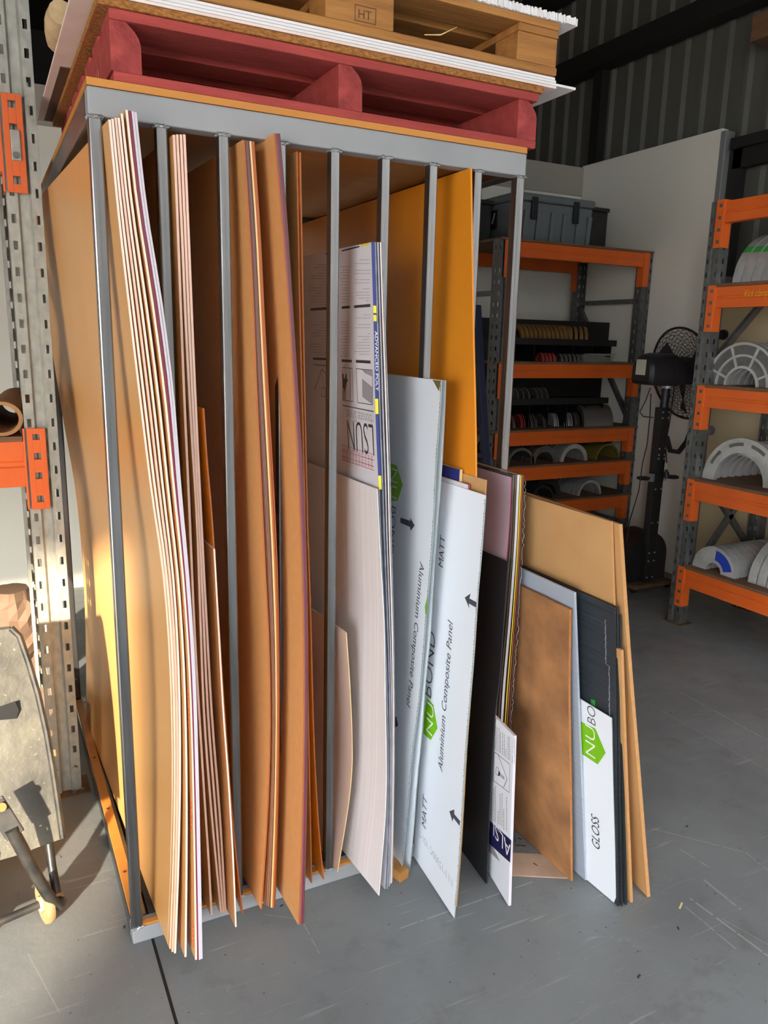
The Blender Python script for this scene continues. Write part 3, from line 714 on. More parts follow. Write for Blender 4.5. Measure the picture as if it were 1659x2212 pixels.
sl = [(0, 'dark_acrylic', 'first dark smoky acrylic sheet right of the lilac one', .006), (.2, 'dark_acrylic', 'second dark smoky acrylic sheet, beside the milky one', .005), (.36, 'edge_grey', 'thick milky white-edged acrylic sheet in the narrow stack', .009),
      (.62, 'yellow', 'thin acrylic sheet with a yellow edge', .003), (.73, 'edge_rust', 'thin rust-edged sheet right of the yellow one', .0035), (.86, 'edge_brown', 'brown-edged last sheet of the narrow stack, ragged film hanging off', .0035)]
for f, em, lab, th in sl:
    pts = between(SL, SR, (f, f, f), 1026, 1795, 6)
    s_ = sheet('acrylic_sheet', pts, -.12, -.12, 2, 2, .8, th, ['dark_acrylic', em], lab, 'acrylic sheet', 'narrow stack of acrylic above the small lettered offcut', zb=.058)
rg = MB(); rr = random.Random(3); pp = []
for k in range(150):
    z = 1.30-1.15*k/150; p = s_.surf(-.002, z, -.004); pp.append(p+Vector((rr.uniform(-.001, .007)*(rr.random() > .4), -.002, rr.uniform(-.003, .003))))
rg.tube(pp, .0006, 4); rg.build('torn_film', 'edge_clear', s_.ob)

# offcuts standing on the floor against the right side of the store
Ac = [(1110, 1590), (1104, 1760), (1098, 1957)]
AS = sheet('plastic_offcut', Ac, -.30, onz(1098, 1957, .002).y, 8, 12, .19, .0095, ['acp', 'edge_grey'], 'small thick plastic offcut with a navy band of upside-down letters', 'plastic offcut', zb=.002)
Bc = [(1230, 1317), (1228, 1500), (1231, 1700), (1233, 1904)]
sheet('particle_board', Bc, -.33, onz(1233, 1904, .002).y, 1, 0, .55, .0085, ['particle', 'particle_edge'], 'stained brown particle board leaning on the right of the store', 'particle board', zb=.002)
Cc = [(1240, 1280), (1248, 1500), (1256, 1700), (1264, 1902)]
sheet('fluted_plastic_sheet', Cc, -.33, onz(1264, 1902, .002).y, 1, 0, .56, .008, ['clear_corflute', 'clear_corflute'], 'translucent bluish fluted plastic sheet behind the brown particle board', 'plastic sheet', zb=.002)
NGc = [(1321, 1551), (1324, 1700), (1328, 1830), (1331, 1954)]
NG = sheet('composite_panel', NGc, -.46, onz(1331, 1954, .002).y, 0, -2.5, .5, .003, ['acp', 'acp_edge'], 'short white panel with a green tag and GLOSS, before the black fluted sheets', 'composite panel', zb=.002)
bl = [((1327, 1312), (1335, 1958), 'black fluted plastic sheet with scratched face, front one of three'), ((1333, 1312), (1343, 1958), 'black fluted plastic sheet, middle one of three on the right'), ((1339, 1330), (1352, 1955), 'black fluted plastic sheet, back one of three beside the thin wooden strip')]
BLK = []
for (a, b, lab) in bl:
    pts = [a, ((a[0]+b[0])/2-1, (a[1]+b[1])/2), b]
    s_ = sheet('fluted_plastic_sheet', pts, -.45, onz(b[0], b[1], .002).y, 1, .5, .62, .0055, ['black_corflute', 'black_plastic'], lab, 'plastic sheet', 'black fluted sheets leaning at the right', zb=.002); BLK.append(s_)
M1 = [(1320, 1127), (1326, 1310), (1334, 1500), (1349, 1800), (1356, 1944)]
sheet('mdf_sheet', M1, -.42, -.46, 0, 2, .75, .007, ['mdf', 'mdf_edge'], 'broad pale MDF sheet rising behind the black fluted plastic', 'MDF sheet', zb=.002)
M3 = [(1341, 1405), (1350, 1650), (1362, 1950)]
sheet('mdf_strip', M3, -.47, onz(1362, 1950, .002).y, 2, 2, .4, .010, ['mdf', 'mdf_edge'], 'short thick wooden strip board between black plastic and the last MDF sheet', 'MDF sheet', zb=.002)
M2 = [(1337, 1133), (1355, 1400), (1376, 1660), (1398, 1938)]
sheet('mdf_sheet', M2, -.44, onz(1398, 1938, .002).y, 4, 9, .8, .012, ['mdf', 'mdf_edge'], 'rightmost MDF sheet, leaning with its foot farthest out on the floor', 'MDF sheet', zb=.002)

# ------------------------------------------------------------------ load on top of the store
def red_pallet():
    z0 = H+.0185; x0, x1 = .056, 1.25; y0, y1 = .0, 1.165
    r = thing('pallet', 'worn red painted timber pallet on top of the sheet store', 'pallet', ((x0+x1)/2, .58, z0))
    for a, b in ((x0, x0+.068), (.617, .685), (x1-.066, x1)):
        mb = MB(); n = 9; yy = [y0+.004, y1-.004]; rr = random.Random(int(a*100))
        # end profile with a chewed rounded corner
        prof = [(a, z0+.022), (b, z0+.022), (b, z0+.082), (b-.004, z0+.096), (b-.012, z0+.108), (b-.022, z0+.118), (b-.032, z0+.126), (a, z0+.126)]
        fr = [Vector((x, yy[0]+rr.uniform(0, .003), z)) for x, z in prof]; bk = [Vector((x, yy[1], z)) for x, z in prof]
        mb.poly(fr, 1); mb.poly(bk[::-1], 1)
        for i in range(len(prof)): j = (i+1) % len(prof); mb.quad(fr[i], bk[i], bk[j], fr[j], 0)
        mb.build('bearer', ['red_wood', 'red_end'], r, bevel=.002)
    for k, (ya, yb) in enumerate(((0, .14), (.19, .30), (.36, .47), (.53, .64), (.70, .81), (.87, .98), (1.025, 1.165))):
        MB().box(x0, x1, y0+ya, y0+yb, z0+.1265, z0+.149).build('deck_board', 'red_wood', r, bevel=.003)
    for ya, yb in ((0.002, .10), (.36, .46), (.70, .80), (1.06, 1.163)):
        MB().box(x0+.004, x1+.001, ya, yb, z0, z0+.0215).build('bottom_board', 'red_wood', r, bevel=.003)
    st = MB(); rr = random.Random(4)
    for k in range(15):
        y = .2+k*.035; st.quad((x0-.0006, y, z0+.045), (x0-.0006, y+.004, z0+.045), (x0-.0006, y+.012, z0+.078+rr.uniform(-.01, .01)), (x0-.0006, y+.009, z0+.08))
    o = st.build('stencil_marks', 'edge_pink', r)
    return z0+.1495
zt = red_pallet()
MB_ = MB().box(.03, 1.262, -.005, 1.19, zt+.0005, zt+.0175).build('chipboard_sheet', 'chip', bevel=.001)
tag(MB_, 'chipboard sheet lying directly on the red pallet', 'chipboard')
tag(MB().box(.004, .9, .56, 1.2, zt+.018, zt+.0205).build('hardboard_sheet', 'brown_board'), 'thin dark brown board sticking out left between chipboard and white sheets', 'hardboard')
zz = zt+.021
lay = [(-.018, 1.225, 1.312, 'dusty_white', 'lowest white board above the chipboard, dusty underside hanging out on the left'), (.0, 1.1, 1.386, 'white_sheet', 'white sheet with its right corner sticking out furthest, on top of the red pallet'),
       (.0, 1.1, 1.314, 'white_sheet', 'white sheet, third from the bottom of the stack between the pallets'), (.0, .53, 1.312, 'white_sheet', 'topmost white sheet of the stack, under the bare timber pallet')]
for i, (xl, yb, xr, m_, lab) in enumerate(lay):
    z = zz+i*.0085; tag(MB().box(xl, xr, .0+i*.003, yb, z, z+.0072).build('white_board', m_, bevel=.0015), lab, 'board', 'white boards between the pallets')
zp = zz+4*.0085
def wood_pallet():
    x0, x1 = .12, 1.31
    r = thing('pallet', 'bare pine timber pallet stacked above the white boards', 'pallet', ((x0+x1)/2, .5, zp))
    z0 = zp
    for ya, yb in ((0, .1), (.50, .6), (1.0, 1.1)):
        MB().box(x0, x1, ya, yb, z0, z0+.022).build('bottom_board', 'pine', r, bevel=.004)
        for a, b in ((x0, x0+.145), (.579, .772), (x1-.142, x1-.002)):
            o = MB().box(a, b, ya+.004, yb-.002+.02, z0+.0225, z0+.098).build('block', 'pine', r, bevel=.003)
            if ya == 0 and .5 < a < .6:
                t = bpy.data.curves.new('t', 'FONT'); t.body = 'HT'; t.size = .03
                to = bpy.data.objects.new('t', t); me = bpy.data.meshes.new_from_object(to)
                mb = MB()
                for p in me.polygons: mb.poly([(a+.088+me.vertices[v].co.x, ya+.0028, z0+.036+me.vertices[v].co.y) for v in p.vertices])
                for q in ((.08, .14, .028, .030), (.08, .14, .064, .066), (.08, .0815, .028, .066), (.1385, .14, .028, .066)): mb.quad((a+q[0], ya+.0028, z0+q[2]), (a+q[1], ya+.0028, z0+q[2]), (a+q[1], ya+.0028, z0+q[3]), (a+q[0], ya+.0028, z0+q[3]))
                mb.build('heat_treatment_stamp', 'brown_board', o)
    for a, b in ((x0, x0+.145), (.60, .745), (x1-.142, x1)):
        MB().box(a, b, 0.002, 1.1, z0+.0985, z0+.119).build('stringer_board', 'pine', r, bevel=.003)
    for k in range(7): MB().box(x0, x1, k*.163, k*.163+.12, z0+.1195, z0+.140).build('deck_board', 'pine', r, bevel=.003)
    sp = MB().tube([(.86, -.004, z0+.0285), (.905, -.012, z0+.034), (.95, -.022, z0+.058)], [.0012, .0018, .0006], 5); sp.build('splinter', 'edge_cream', r)
    return z0+.1405
zf = wood_pallet()
fm = MB(); rr = random.Random(9); n = 220; x0, x1 = .3, 1.37
for i in range(n):
    a = x0+(x1-x0)*i/n; b = x0+(x1-x0)*(i+1)/n; ja = -.005+rr.uniform(-.004, .004)
    fm.box(a, b, ja, .9, zf+.0005, zf+.020+rr.uniform(-.002, .003))
tag(fm.build('polystyrene_sheet', 'foam'), 'white polystyrene sheet with a crumbly front edge on the bare pallet', 'polystyrene')
mb = MB(); rr = random.Random(5)
pp = [(-.012, .30, zz+.05), (-.015, .36, zz+.047), (-.012, .44, zz+.044), (-.006, .50, zz+.042), (.0, .54, zz+.040)]
mb.tube(pp, [.03, .033, .03, .028, .018], 12)
tag(mb.build('rolled_insulation', 'dusty_tan', smooth=True), 'rough tan roll end beside the bare pallet at the top left', 'roll')

# ------------------------------------------------------------------ print on the sheets
def text_mesh(body, bold=0.0, shear=0.0):
    t = bpy.data.curves.new('t', 'FONT'); t.body = body; t.size = 1; t.offset = bold; t.shear = shear; t.resolution_u = 3
    o = bpy.data.objects.new('t', t); me = bpy.data.meshes.new_from_object(o)
    xs = [v.co.x for v in me.vertices]; x0, x1 = min(xs), max(xs)
    V = [((v.co.x-x0)/(x1-x0), v.co.y/(x1-x0)) for v in me.vertices]; F = [tuple(p.vertices) for p in me.polygons]
    bpy.data.objects.remove(o); bpy.data.meshes.remove(me); bpy.data.curves.remove(t)
    return V, F
def put_text(mb, sh, body, a, b, upv, stretch=1.0, off=.0008, bold=0, shear=0, mi=0):
    """a, b: (distance back, height) of the baseline ends on the sheet; upv: letter-up direction there"""
    V, F = text_mesh(body, bold, shear); ax = Vector((b[0]-a[0], b[1]-a[1])); L = ax.length; u = Vector(upv).normalized()*L*stretch
    n = len(mb.v)
    for x, y in V:
        q = Vector((a[0], a[1]))+ax*x+u*y; mb.v.append(sh.surf(q.x, q.y, off))
    for f in F: mb.f.append(tuple(n+i for i in f)); mb.m.append(mi)
def put_poly(mb, sh, pts, off=.0006, mi=0):
    mb.poly([sh.surf(p[0], p[1], off) for p in pts], mi)
def px_poly(mb, sh, pts, off=.0006, mi=0): put_poly(mb, sh, [sh.hit(*p) for p in pts], off, mi)
Z = lambda ox, oy, k: (lambda *q: [(ox+x*k, oy+y*k) for x, y in q])

# nearest bright panel
z5 = Z(600, 850, .33152); z6 = Z(650, 1350, .30142); z7 = Z(1000, 1350, .29392)
mb = MB(); px_poly(mb, MP, z6((905, 525), (950, 572), (980, 740), (932, 825), (878, 778), (886, 640)))
tagm = mb.build('green_tag', 'green', MP.ob, label='green arrow-shaped logo tag')
def base(sh, p, q): return sh.hit(*p), sh.hit(*q)
mb = MB(); a, b = base(MP, (650+945*.3014, 1350+800*.3014), (650+935*.3014, 1350+570*.3014)); put_text(mb, MP, 'NU', a, (a[0], b[1]), (1, 0), .9, .0014, -.012)
mb.build('logo_letters', 'white_ink', tagm)
mb = MB(); a, b = base(MP, (932, 1510), (930, 1362)); put_text(mb, MP, 'BOND', a, (a[0], b[1]), (1, 0), 1.15, .0008, -.014); mb.build('printed_text', 'ink', MP.ob)
mb = MB(); a, b = base(MP, (956, 1669), (978, 1344)); put_text(mb, MP, 'Aluminium Composite Panel', a, (a[0]-.006, b[1]), (1, 0), 1.05, .0008, 0, .15); mb.build('printed_text', 'ink', MP.ob)
mb = MB(); a, b = base(MP, (957, 1227), (960, 1158)); put_text(mb, MP, 'MATT', a, (a[0], b[1]), (1, 0), 1.1, .0008, 0, .1); mb.build('printed_text', 'ink', MP.ob)
mb = MB(); a, b = base(MP, (920, 1792), (925, 1727)); put_text(mb, MP, 'MATT', a, (a[0], b[1]), (1, 0), 1.1, .0008, 0, .1); mb.build('printed_text', 'ink', MP.ob)
mb = MB(); px_poly(mb, MP, z5((1220, 1330), (1257, 1303), (1250, 1335), (1296, 1360), (1293, 1395), (1246, 1368), (1250, 1402))); mb.build('printed_arrow', 'ink', MP.ob)
mb = MB(); px_poly(mb, MP, z6((1065, 1335), (1100, 1322), (1100, 1355), (1142, 1405), (1138, 1440), (1094, 1382), (1088, 1410))); mb.build('printed_arrow', 'ink', MP.ob)
mb = MB(); a, b = base(MP, (978, 1917), (905, 1812)); put_text(mb, MP, '1/11-12300C-101-L', (a[0], a[1]), (b[0], a[1]+.012), (0, 1), 1.0, .0008, 0, .2); mb.build('printed_code', 'ink_faint', MP.ob)
# tall lettered panel, text reading down
mb = MB(); px_poly(mb, H1, z5((735, 455), (775, 468), (815, 595), (782, 700), (735, 700)))
tg = mb.build('green_tag', 'green', H1.ob, label='green arrow-shaped logo tag')
mb = MB(); a, b = base(H1, (846, 1010), (848, 1075)); put_text(mb, H1, 'NU', a, (a[0], b[1]), (-1, 0), 1.0, .0014, -.012); mb.build('logo_letters', 'white_ink', tg)
mb = MB(); a, b = base(H1, (846, 1092), (849, 1200)); put_text(mb, H1, 'BOND', a, (a[0], b[1]), (-1, 0), .9, .0008, -.014); mb.build('printed_text', 'ink', H1.ob)
mb = MB(); px_poly(mb, H1, z5((800, 808), (865, 830), (865, 810), (893, 860), (866, 895), (863, 870), (800, 842))); mb.build('printed_arrow', 'ink', H1.ob)
mb = MB(); px_poly(mb, H1, z6((672, 660), (684, 655), (698, 720), (672, 738))); mb.build('printed_arrow', 'ink', H1.ob)
mb = MB(); a, b = base(H1, (908, 1212), (884, 1528)); put_text(mb, H1, 'Aluminium Composite Panel', a, (a[0]+.012, b[1]), (-1, 0), 1.0, .0008, 0, .15); mb.build('printed_text', 'ink', H1.ob)
mb = MB(); px_poly(mb, H1, [(918, 1310), (925, 1284), (923, 1325), (919, 1328)]); mb.build('green_tag', 'green', H1.ob)
f = MB(); c = [H1.surf(0.0, H1.z1-.001, .001), H1.surf(.05, H1.z1-.001, .001), H1.surf(.01, H1.z1-.03, .0012)]; f.poly(c); f.build('folded_film_corner', 'olive_metal', H1.ob)
# ragged film edges: tiny teeth along the front edge
for sh in (MP, H1):
    tm = MB(); rr = random.Random(2); nn = 260
    pts = []
    for k in range(nn+1):
        z = sh.z1-.01-(sh.z1-sh.z0-.05)*k/nn; pts.append((.001+(rr.uniform(.0005, .0045) if k % 2 else 0), z))
    for (p, q) in zip(pts, pts[1:]): tm.quad(sh.surf(0, p[1], .0007), sh.surf(p[0], p[1], .0007), sh.surf(q[0], q[1], .0007), sh.surf(0, q[1], .0007))
    tm.build('cut_film_edge', 'acp_edge', sh.ob)
# short gloss panel
mb = MB(); px_poly(mb, NG, z7((866, 708), (975, 762), (1050, 940), (992, 1025), (872, 945)))
tg = mb.build('green_tag', 'green', NG.ob, label='green arrow-shaped logo tag')
mb = MB(); a, b = base(NG, (1287, 1640), (1284, 1575)); put_text(mb, NG, 'NU', a, (a[0], b[1]), (1, 0), .85, .0014, -.012); mb.build('logo_letters', 'white_ink', tg)
mb = MB(); a, b = base(NG, (1287, 1569), (1284, 1528)); put_text(mb, NG, 'BO', a, (a[0], b[1]-.003), (1, 0), 1.15, .0008, -.012); mb.build('printed_text', 'ink', NG.ob)
mb = MB(); a, b = base(NG, (1296, 1838), (1293, 1768)); put_text(mb, NG, 'GLOSS', a, (a[0], b[1]), (1, 0), 1.25, .0008, 0, .1); mb.build('printed_text', 'ink', NG.ob)
rr = random.Random(14); mb = MB(); sh = BLK[0]; pts = []
for k in range(120):
    z = sh.z1-.05-(sh.z1-.55)*k/120; pts.append(sh.surf((.035 if k < 38 else .022)+rr.uniform(0, .006)*(k % 2), z, .001))
mb.tube(pts, .0011, 4); mb.build('scuffed_line', 'edge_slate', sh.ob)
mb = MB(); px_poly(mb, sh, [(1277, 1510), (1286, 1513), (1286, 1532), (1277, 1528)]); mb.build('tape_scrap', 'green_paint', sh.ob)
# small lettered offcut: letters upside down on a navy band
za = Z(1040, 1520, .2033)
A = AS
mb = MB(); px_poly(mb, A, za((84, 1238), (318, 1452), (306, 1690), (72, 1478)))
bd = mb.build('navy_band', 'navy', A.ob, label='navy printed band')
mb = MB(); a = A.hit(*za((312, 1505))[0]); b = A.hit(*za((84, 1295))[0]); put_text(mb, A, 'ALSU', a, (b[0], a[1]), (0, -1), 1.0, .0014, -.004); mb.build('logo_letters', 'white_ink', bd)
mb = MB(); px_poly(mb, A, za((72, 1482), (135, 1540), (198, 1680), (72, 1560))); gr = mb.build('grey_triangle_print', 'film_grey', A.ob)
mb = MB(); fr = [((135, 518), (310, 640), (300, 945), (125, 822))]
o1 = za(*[(150, 518), (300, 640), (298, 942), (130, 820)])
def outline(mb, sh, pts, wd, closed=True, off=.0008):
    P = [sh.hit(*p) for p in pts]; m_ = len(P)
    for i in range(m_ if closed else m_-1):
        a = Vector(P[i]); b = Vector(P[(i+1) % m_]); d = (b-a).normalized(); nrm = Vector((-d.y, d.x))*wd/2
        mb.poly([sh.surf(*(a+nrm), off), sh.surf(*(b+nrm), off), sh.surf(*(b-nrm), off), sh.surf(*(a-nrm), off)])
outline(mb, A, za((150, 518), (305, 645), (298, 945), (128, 815), (138, 530)), .0016)
outline(mb, A, za((180, 545), (275, 800), (238, 890)), .0022, False)
px_poly(mb, A, za((188, 708), (200, 735), (196, 772), (182, 765)))
outline(mb, A, za((165, 670), (188, 690), (180, 765), (150, 740)), .0012)
for k in range(5): outline(mb, A, za((205+k*9, 738+k*9), (208+k*9, 778+k*8)), .0026, False)
mb.build('drill_pictogram', 'navy', A.ob)
mb = MB(); rr = random.Random(8)
for x, ya, yb, dense in ((128, 225, 470, 1), (150, 240, 500, 1), (168, 250, 505, 1), (190, 262, 520, 1), (206, 300, 530, 1), (228, 310, 545, 1), (245, 330, 560, 0), (262, 480, 575, 1), (285, 350, 595, 1), (300, 355, 600, 1), (330, 560, 625, 1), (352, 365, 635, 1),
                         (95, 930, 1215, 1), (112, 940, 1228, 1), (135, 900, 1245, 1), (150, 880, 1255, 1), (180, 1140, 1282, 1), (200, 960, 1295, 1), (222, 950, 1310, 1), (240, 1120, 1345, 1), (270, 990, 1360, 1)):
    y = ya
    while y < yb:
        L_ = rr.uniform(8, 30); px_poly(mb, A, za((x-2, y-2), (x+2, y+2), (x+2, min(y+L_, yb)+2), (x-2, min(y+L_, yb)-2)), .0007); y += L_+6
mb.build('small_print', 'ink', A.ob)['kind'] = 'stuff'
# printed film sheet
zb_ = Z(650, 500, .12658); zc = Z(650, 750, .14472)
S = PS
mb = MB()
def bar_px(mb, pts): px_poly(mb, S, pts)
for q in (zb_((165, 1310), (500, 1285), (500, 1335), (168, 1355)), zb_((700, 1278), (836, 1265), (836, 1312), (700, 1322)), zb_((908, 1262), (1188, 1236), (1188, 1288), (908, 1308)),
          zb_((210, 2150), (505, 2160), (505, 2200), (212, 2190)), zc((608, 180), (765, 190), (762, 228), (610, 220)), zc((822, 188), (1040, 200), (1045, 245), (824, 232))): mb = MB(); px_poly(mb, S, q); mb.build('printed_bar', 'film_dark', S.ob)
mb = MB(); rr = random.Random(6)
def lines(mb, x1, ys, lens):
    for y, L_ in zip(ys, lens):
        x = x1
        while x > x1-L_:
            w_ = rr.uniform(12, 40); px_poly(mb, S, zb_((x-w_, y+w_*.14-5), (x, y-5), (x, y+7), (x-w_, y+w_*.14+7)), .0007); x -= w_+7
lines(mb, 425, [565, 610, 655, 710, 755, 800, 850, 905, 960, 1010, 1050, 1100, 1150, 1200, 1245, 1545, 1590, 1640, 1690, 1735, 1780, 1830, 1880, 1920, 1965, 2010, 2060, 2100], [130, 190, 60, 110, 220, 240, 70, 120, 270, 280, 170, 240, 230, 250, 110, 60, 240, 70, 140, 250, 250, 60, 60, 250, 270, 190, 200, 110])
lines(mb, 820, [600, 655, 700, 750, 800, 855, 905, 960, 1005, 1055, 1110, 1160, 1210, 1545, 1590, 1640, 1690, 1735, 1790, 1840, 1890, 1940, 1990, 2040, 2080, 2125], [110]*26)
lines(mb, 1180, [480, 545, 660, 715, 820, 875, 975, 1035, 1085, 1135, 1180, 1420, 1475, 1585, 1640, 1740, 1790, 1840, 1890, 1940, 1990, 2045, 2095], [180, 270, 250, 260, 250, 240, 110, 230, 240, 170, 50, 90, 230, 190, 230, 20, 220, 120, 200, 240, 180, 240, 170])
mb.build('small_print', 'film_grey', S.ob)['kind'] = 'stuff'
mb = MB()
outline(mb, S, zc((190, 258), (440, 285)), .0025, False); outline(mb, S, zc((625, 300), (770, 318), (785, 812), (625, 790)), .002)
outline(mb, S, zc((826, 318), (1070, 345), (1075, 862), (850, 825)), .002); outline(mb, S, zc((625, 868), (1090, 962)), .003, False)
outline(mb, S, zc((205, 640), (315, 330), (440, 470)), .003, False); outline(mb, S, zc((325, 400), (340, 600)), .002, False); outline(mb, S, zc((315, 600), (365, 610), (365, 740), (310, 730)), .002)
outline(mb, S, zc((738, 312), (742, 805)), .003, False)
px_poly(mb, S, zc((615, 390), (640, 400), (640, 460), (660, 470), (672, 390), (685, 400), (688, 470), (705, 495), (685, 530), (672, 620), (655, 670), (625, 600)))
mb.build('pictogram', 'film_dark', S.ob)
mb = MB(); px_poly(mb, S, zc((915, 470), (1075, 600), (1075, 860), (920, 740))); mb.build('pictogram', 'film_grey', S.ob); mb = MB(); px_poly(mb, S, zc((910, 335), (1060, 350), (1068, 440), (960, 390))); mb.build('pictogram', 'film_grey', S.ob); mb = MB(); px_poly(mb, S, zc((625, 640), (680, 650), (672, 795), (625, 785)))
mb.build('pictogram', 'film_grey', S.ob)
mb = MB(); a, b = S.hit(*zc((1080, 1120))[0]), S.hit(*zc((690, 1080))[0]); put_text(mb, S, 'LSUN', (S.hit(*zc((1078, 1150))[0])), (b[0], b[1]), (0, -1), 1.75, .0009, -.01)
mb.build('printed_text', 'film_dark', S.ob)
mb = MB(); put_text(mb, S, 'rbonate Sheet', S.hit(*zc((1085, 1005))[0]), S.hit(*zc((678, 925))[0]), (0, -1), 1.5, .0009, -.01); mb.build('printed_text', 'film_grey', S.ob)
mb = MB()
for yo in (0, 60, 125, 165): outline(mb, S, zc((610, 1460+yo*1.3), (1100, 1602+yo*1.45)), .0015, False)
for k in range(9):
    for x in range(630, 1080, 46): px_poly(mb, S, zc((x, 1495+(x-610)*.28+k*22), (x+30, 1503+(x-610)*.28+k*22), (x+30, 1510+(x-610)*.28+k*22), (x, 1502+(x-610)*.28+k*22)), .0007)
mb.build('red_small_print', 'ink_red', S.ob)['kind'] = 'stuff'
mb = MB(); px_poly(mb, S, zb_((700, 320), (1000, 242), (1005, 268), (700, 345))); mb.build('printed_bar', 'navy', S.ob); mb = MB(); px_poly(mb, S, zb_((430, 360), (460, 350), (460, 400), (430, 405))); mb.build('printed_bar', 'navy', S.ob)
mb = MB(); px_poly(mb, S, zb_((1028, 225), (1090, 208), (1092, 248), (1030, 262))); mb.build('yellow_square', 'yellow', S.ob); mb = MB(); px_poly(mb, S, zb_((1102, 208), (1160, 195), (1162, 235), (1102, 245))); mb.build('yellow_square', 'yellow', S.ob); mb = MB(); px_poly(mb, S, zb_((472, 350), (505, 342), (505, 395), (475, 402)))
mb.build('yellow_square', 'yellow', S.ob)
# tape folded round the front edge of the printed sheet
def edge_strip(sh, za_, zb2, w0, off=.0012, x=.0):
    mb = MB(); n = 10
    for k in range(n):
        z1_ = za_+(zb2-za_)*k/n; z2_ = za_+(zb2-za_)*(k+1)/n
        p = lambda z, s_: sh.surf(-off, z, 0)+Vector((s_, 0, 0))
        mb.quad(p(z1_, -.001), p(z1_, w0), p(z2_, w0), p(z2_, -.001))
    return mb
ztop = S.z1; zlow = S.hit(820, 1058)[1]
ys = lambda py: S.hit(805+(py-525)*.028, py)[1]
edge_strip(S, ztop, zlow, .0085).build('edge_tape', 'blue', S.ob, label='blue printed tape folded round the edge')
for a_, b_ in ((660, 676), (680, 694), (862, 895), (1028, 1058)): edge_strip(S, ys(a_), ys(b_), .0085, .0018).build('edge_tape', 'yellow', S.ob, label='yellow block on the edge tape')
V, F = text_mesh('ADVANCED POLY', -.0, 0); mb = MB(); za_, zb2 = ys(845), ys(715); L_ = zb2-za_
mb.v = [S.surf(-.002, zb2-x*L_, 0)+Vector((.0016+y*L_*.62, 0, 0)) for x, y in V]; mb.f = F; mb.m = [0]*len(F); mb.build('tape_lettering', 'white_ink', S.ob)
# crayon scribbles on the masked sheets
sc = G1[5]
for zc0, n in ((1.62, 3), (1.28, 4), (1.05, 4), (.82, 8), (.52, 7), (.16, 5)):
    mb = MB(); pts = []
    for k in range(n*6):
        t = k/6; pts.append(sc.surf(.014+.005*sin(2*pi*t), zc0-.014*t+.007*cos(2*pi*t), .0012))
    mb.tube(pts, .0006, 4); mb.build('crayon_mark', 'ink_orange', sc.ob)

# ------------------------------------------------------------------ half rings
def ring_prof(R_, r_, w_, rec=0):
    if not rec: return [(r_, -w_/2), (R_, -w_/2), (R_, w_/2), (r_, w_/2)]
    e = min(.014, (R_-r_)*.18); d = w_*.3
    return [(r_, -w_/2), (r_+e, -w_/2), (r_+e, -w_/2+d), (R_-e, -w_/2+d), (R_-e, -w_/2), (R_, -w_/2), (R_, w_/2), (R_-e, w_/2), (R_-e, w_/2-d), (r_+e, w_/2-d), (r_+e, w_/2), (r_, w_/2)]
def half_ring(name, c, ax, R_, r_, w_, m_, lab, grp, rec=0, spokes=0, mark=None, seg=32, cat='half ring'):
    mb = MB(); ax = Vector(ax).normalized(); up = Vector((0, 0, 1)); mb.arc(c, ax, up, ring_prof(R_, r_, w_, rec), seg=seg)
    o = mb.build(name, m_, smooth=True, bevel=0)
    tag(o, lab, cat, grp)
    if spokes:
        sd = ax.cross(up); c = Vector(c)
        for k in range(spokes):
            a = pi*(k+.5)/spokes; d = sd*cos(a)+up*sin(a)
            MB().bar(c+d*(r_+.003), c+d*(R_-.003), w_*.9, .012, ax.cross(d)).build('rib', m_, o)
        e_ = min(.014, (R_-r_)*.18)
        MB().arc(c, ax, up, [(r_+e_, -w_*.21), (R_-e_, -w_*.21), (R_-e_, -w_*.19), (r_+e_, -w_*.19)], seg=seg).build('recess_shade', 'alu_shade', o)  # dark plate that paints shade onto the web between the rims
        am = (r_+R_)/2
        MB().arc(c, ax, up, [(am-.006, -w_/2), (am+.006, -w_/2), (am+.006, w_/2), (am-.006, w_/2)], seg=seg).build('rib', m_, o)
    if mark:
        MB().arc(c, ax, up, [(R_+.0004, mark[2]), (R_+.0012, mark[2]), (R_+.0012, mark[3]), (R_+.0004, mark[3])], mark[0], mark[1], 10).build('paint_stripe', mark[4], o)
    return o
pos_words = ['nearest the aisle', 'second from the aisle', 'third from the aisle', 'fourth from the aisle', 'fifth from the aisle', 'sixth from the aisle', 'seventh from the aisle', 'eighth from the aisle', 'ninth from the aisle', 'tenth from the aisle']
# right rack, second shelf (z 2.05): wide rings, round side to the aisle, green stripe
zA = LV_R[1]+.0195
for k in range(6):
    y = 1.20-k*.062; R_ = .29-.004*k
    if k >= 4: y -= .05
    half_ring('half_ring', (3.90, y, zA), (0, 1, 0), R_, .20, .056, 'alu', ('wide grey half ring with a green stripe on the upper shelf, ' + ['leftmost', 'second from the left', 'third from the left', 'fourth from the left', 'fifth from the left', 'last on the right'][k]), 'green-striped half rings on the upper shelf', 1, 3 if k in (3, 4) else 0, (2.35, 2.50, -.026, .026, 'green_paint'))
# third shelf (z 1.48): spoked ring face to the aisle
zB = LV_R[2]+.0195; cy = ony(1600, 832, 0).y
pB = onx(1603, 832, 3.60)
for k in range(9):
    half_ring('half_ring', (3.60+k*.058, pB.y, zB), (1, 0, 0), .245-.0*k, .10, .035, 'alu', 'ribbed aluminium half ring in the row on the middle shelf, '+pos_words[k], 'ribbed half rings on the middle shelf', 1, 4 if k == 0 else 0, (.9, 1.0, -.015, .015, 'green_paint') if k in (0, 1, 2) else None)
for k in range(3):
    half_ring('half_ring', (3.62+k*.07, pB.y-.50, zB), (1, 0, 0), .235, .10, .035, 'alu', 'half ring at the right edge of the middle shelf, '+pos_words[k], 'right-hand half rings on the middle shelf', 1, 4 if k == 0 else 0)
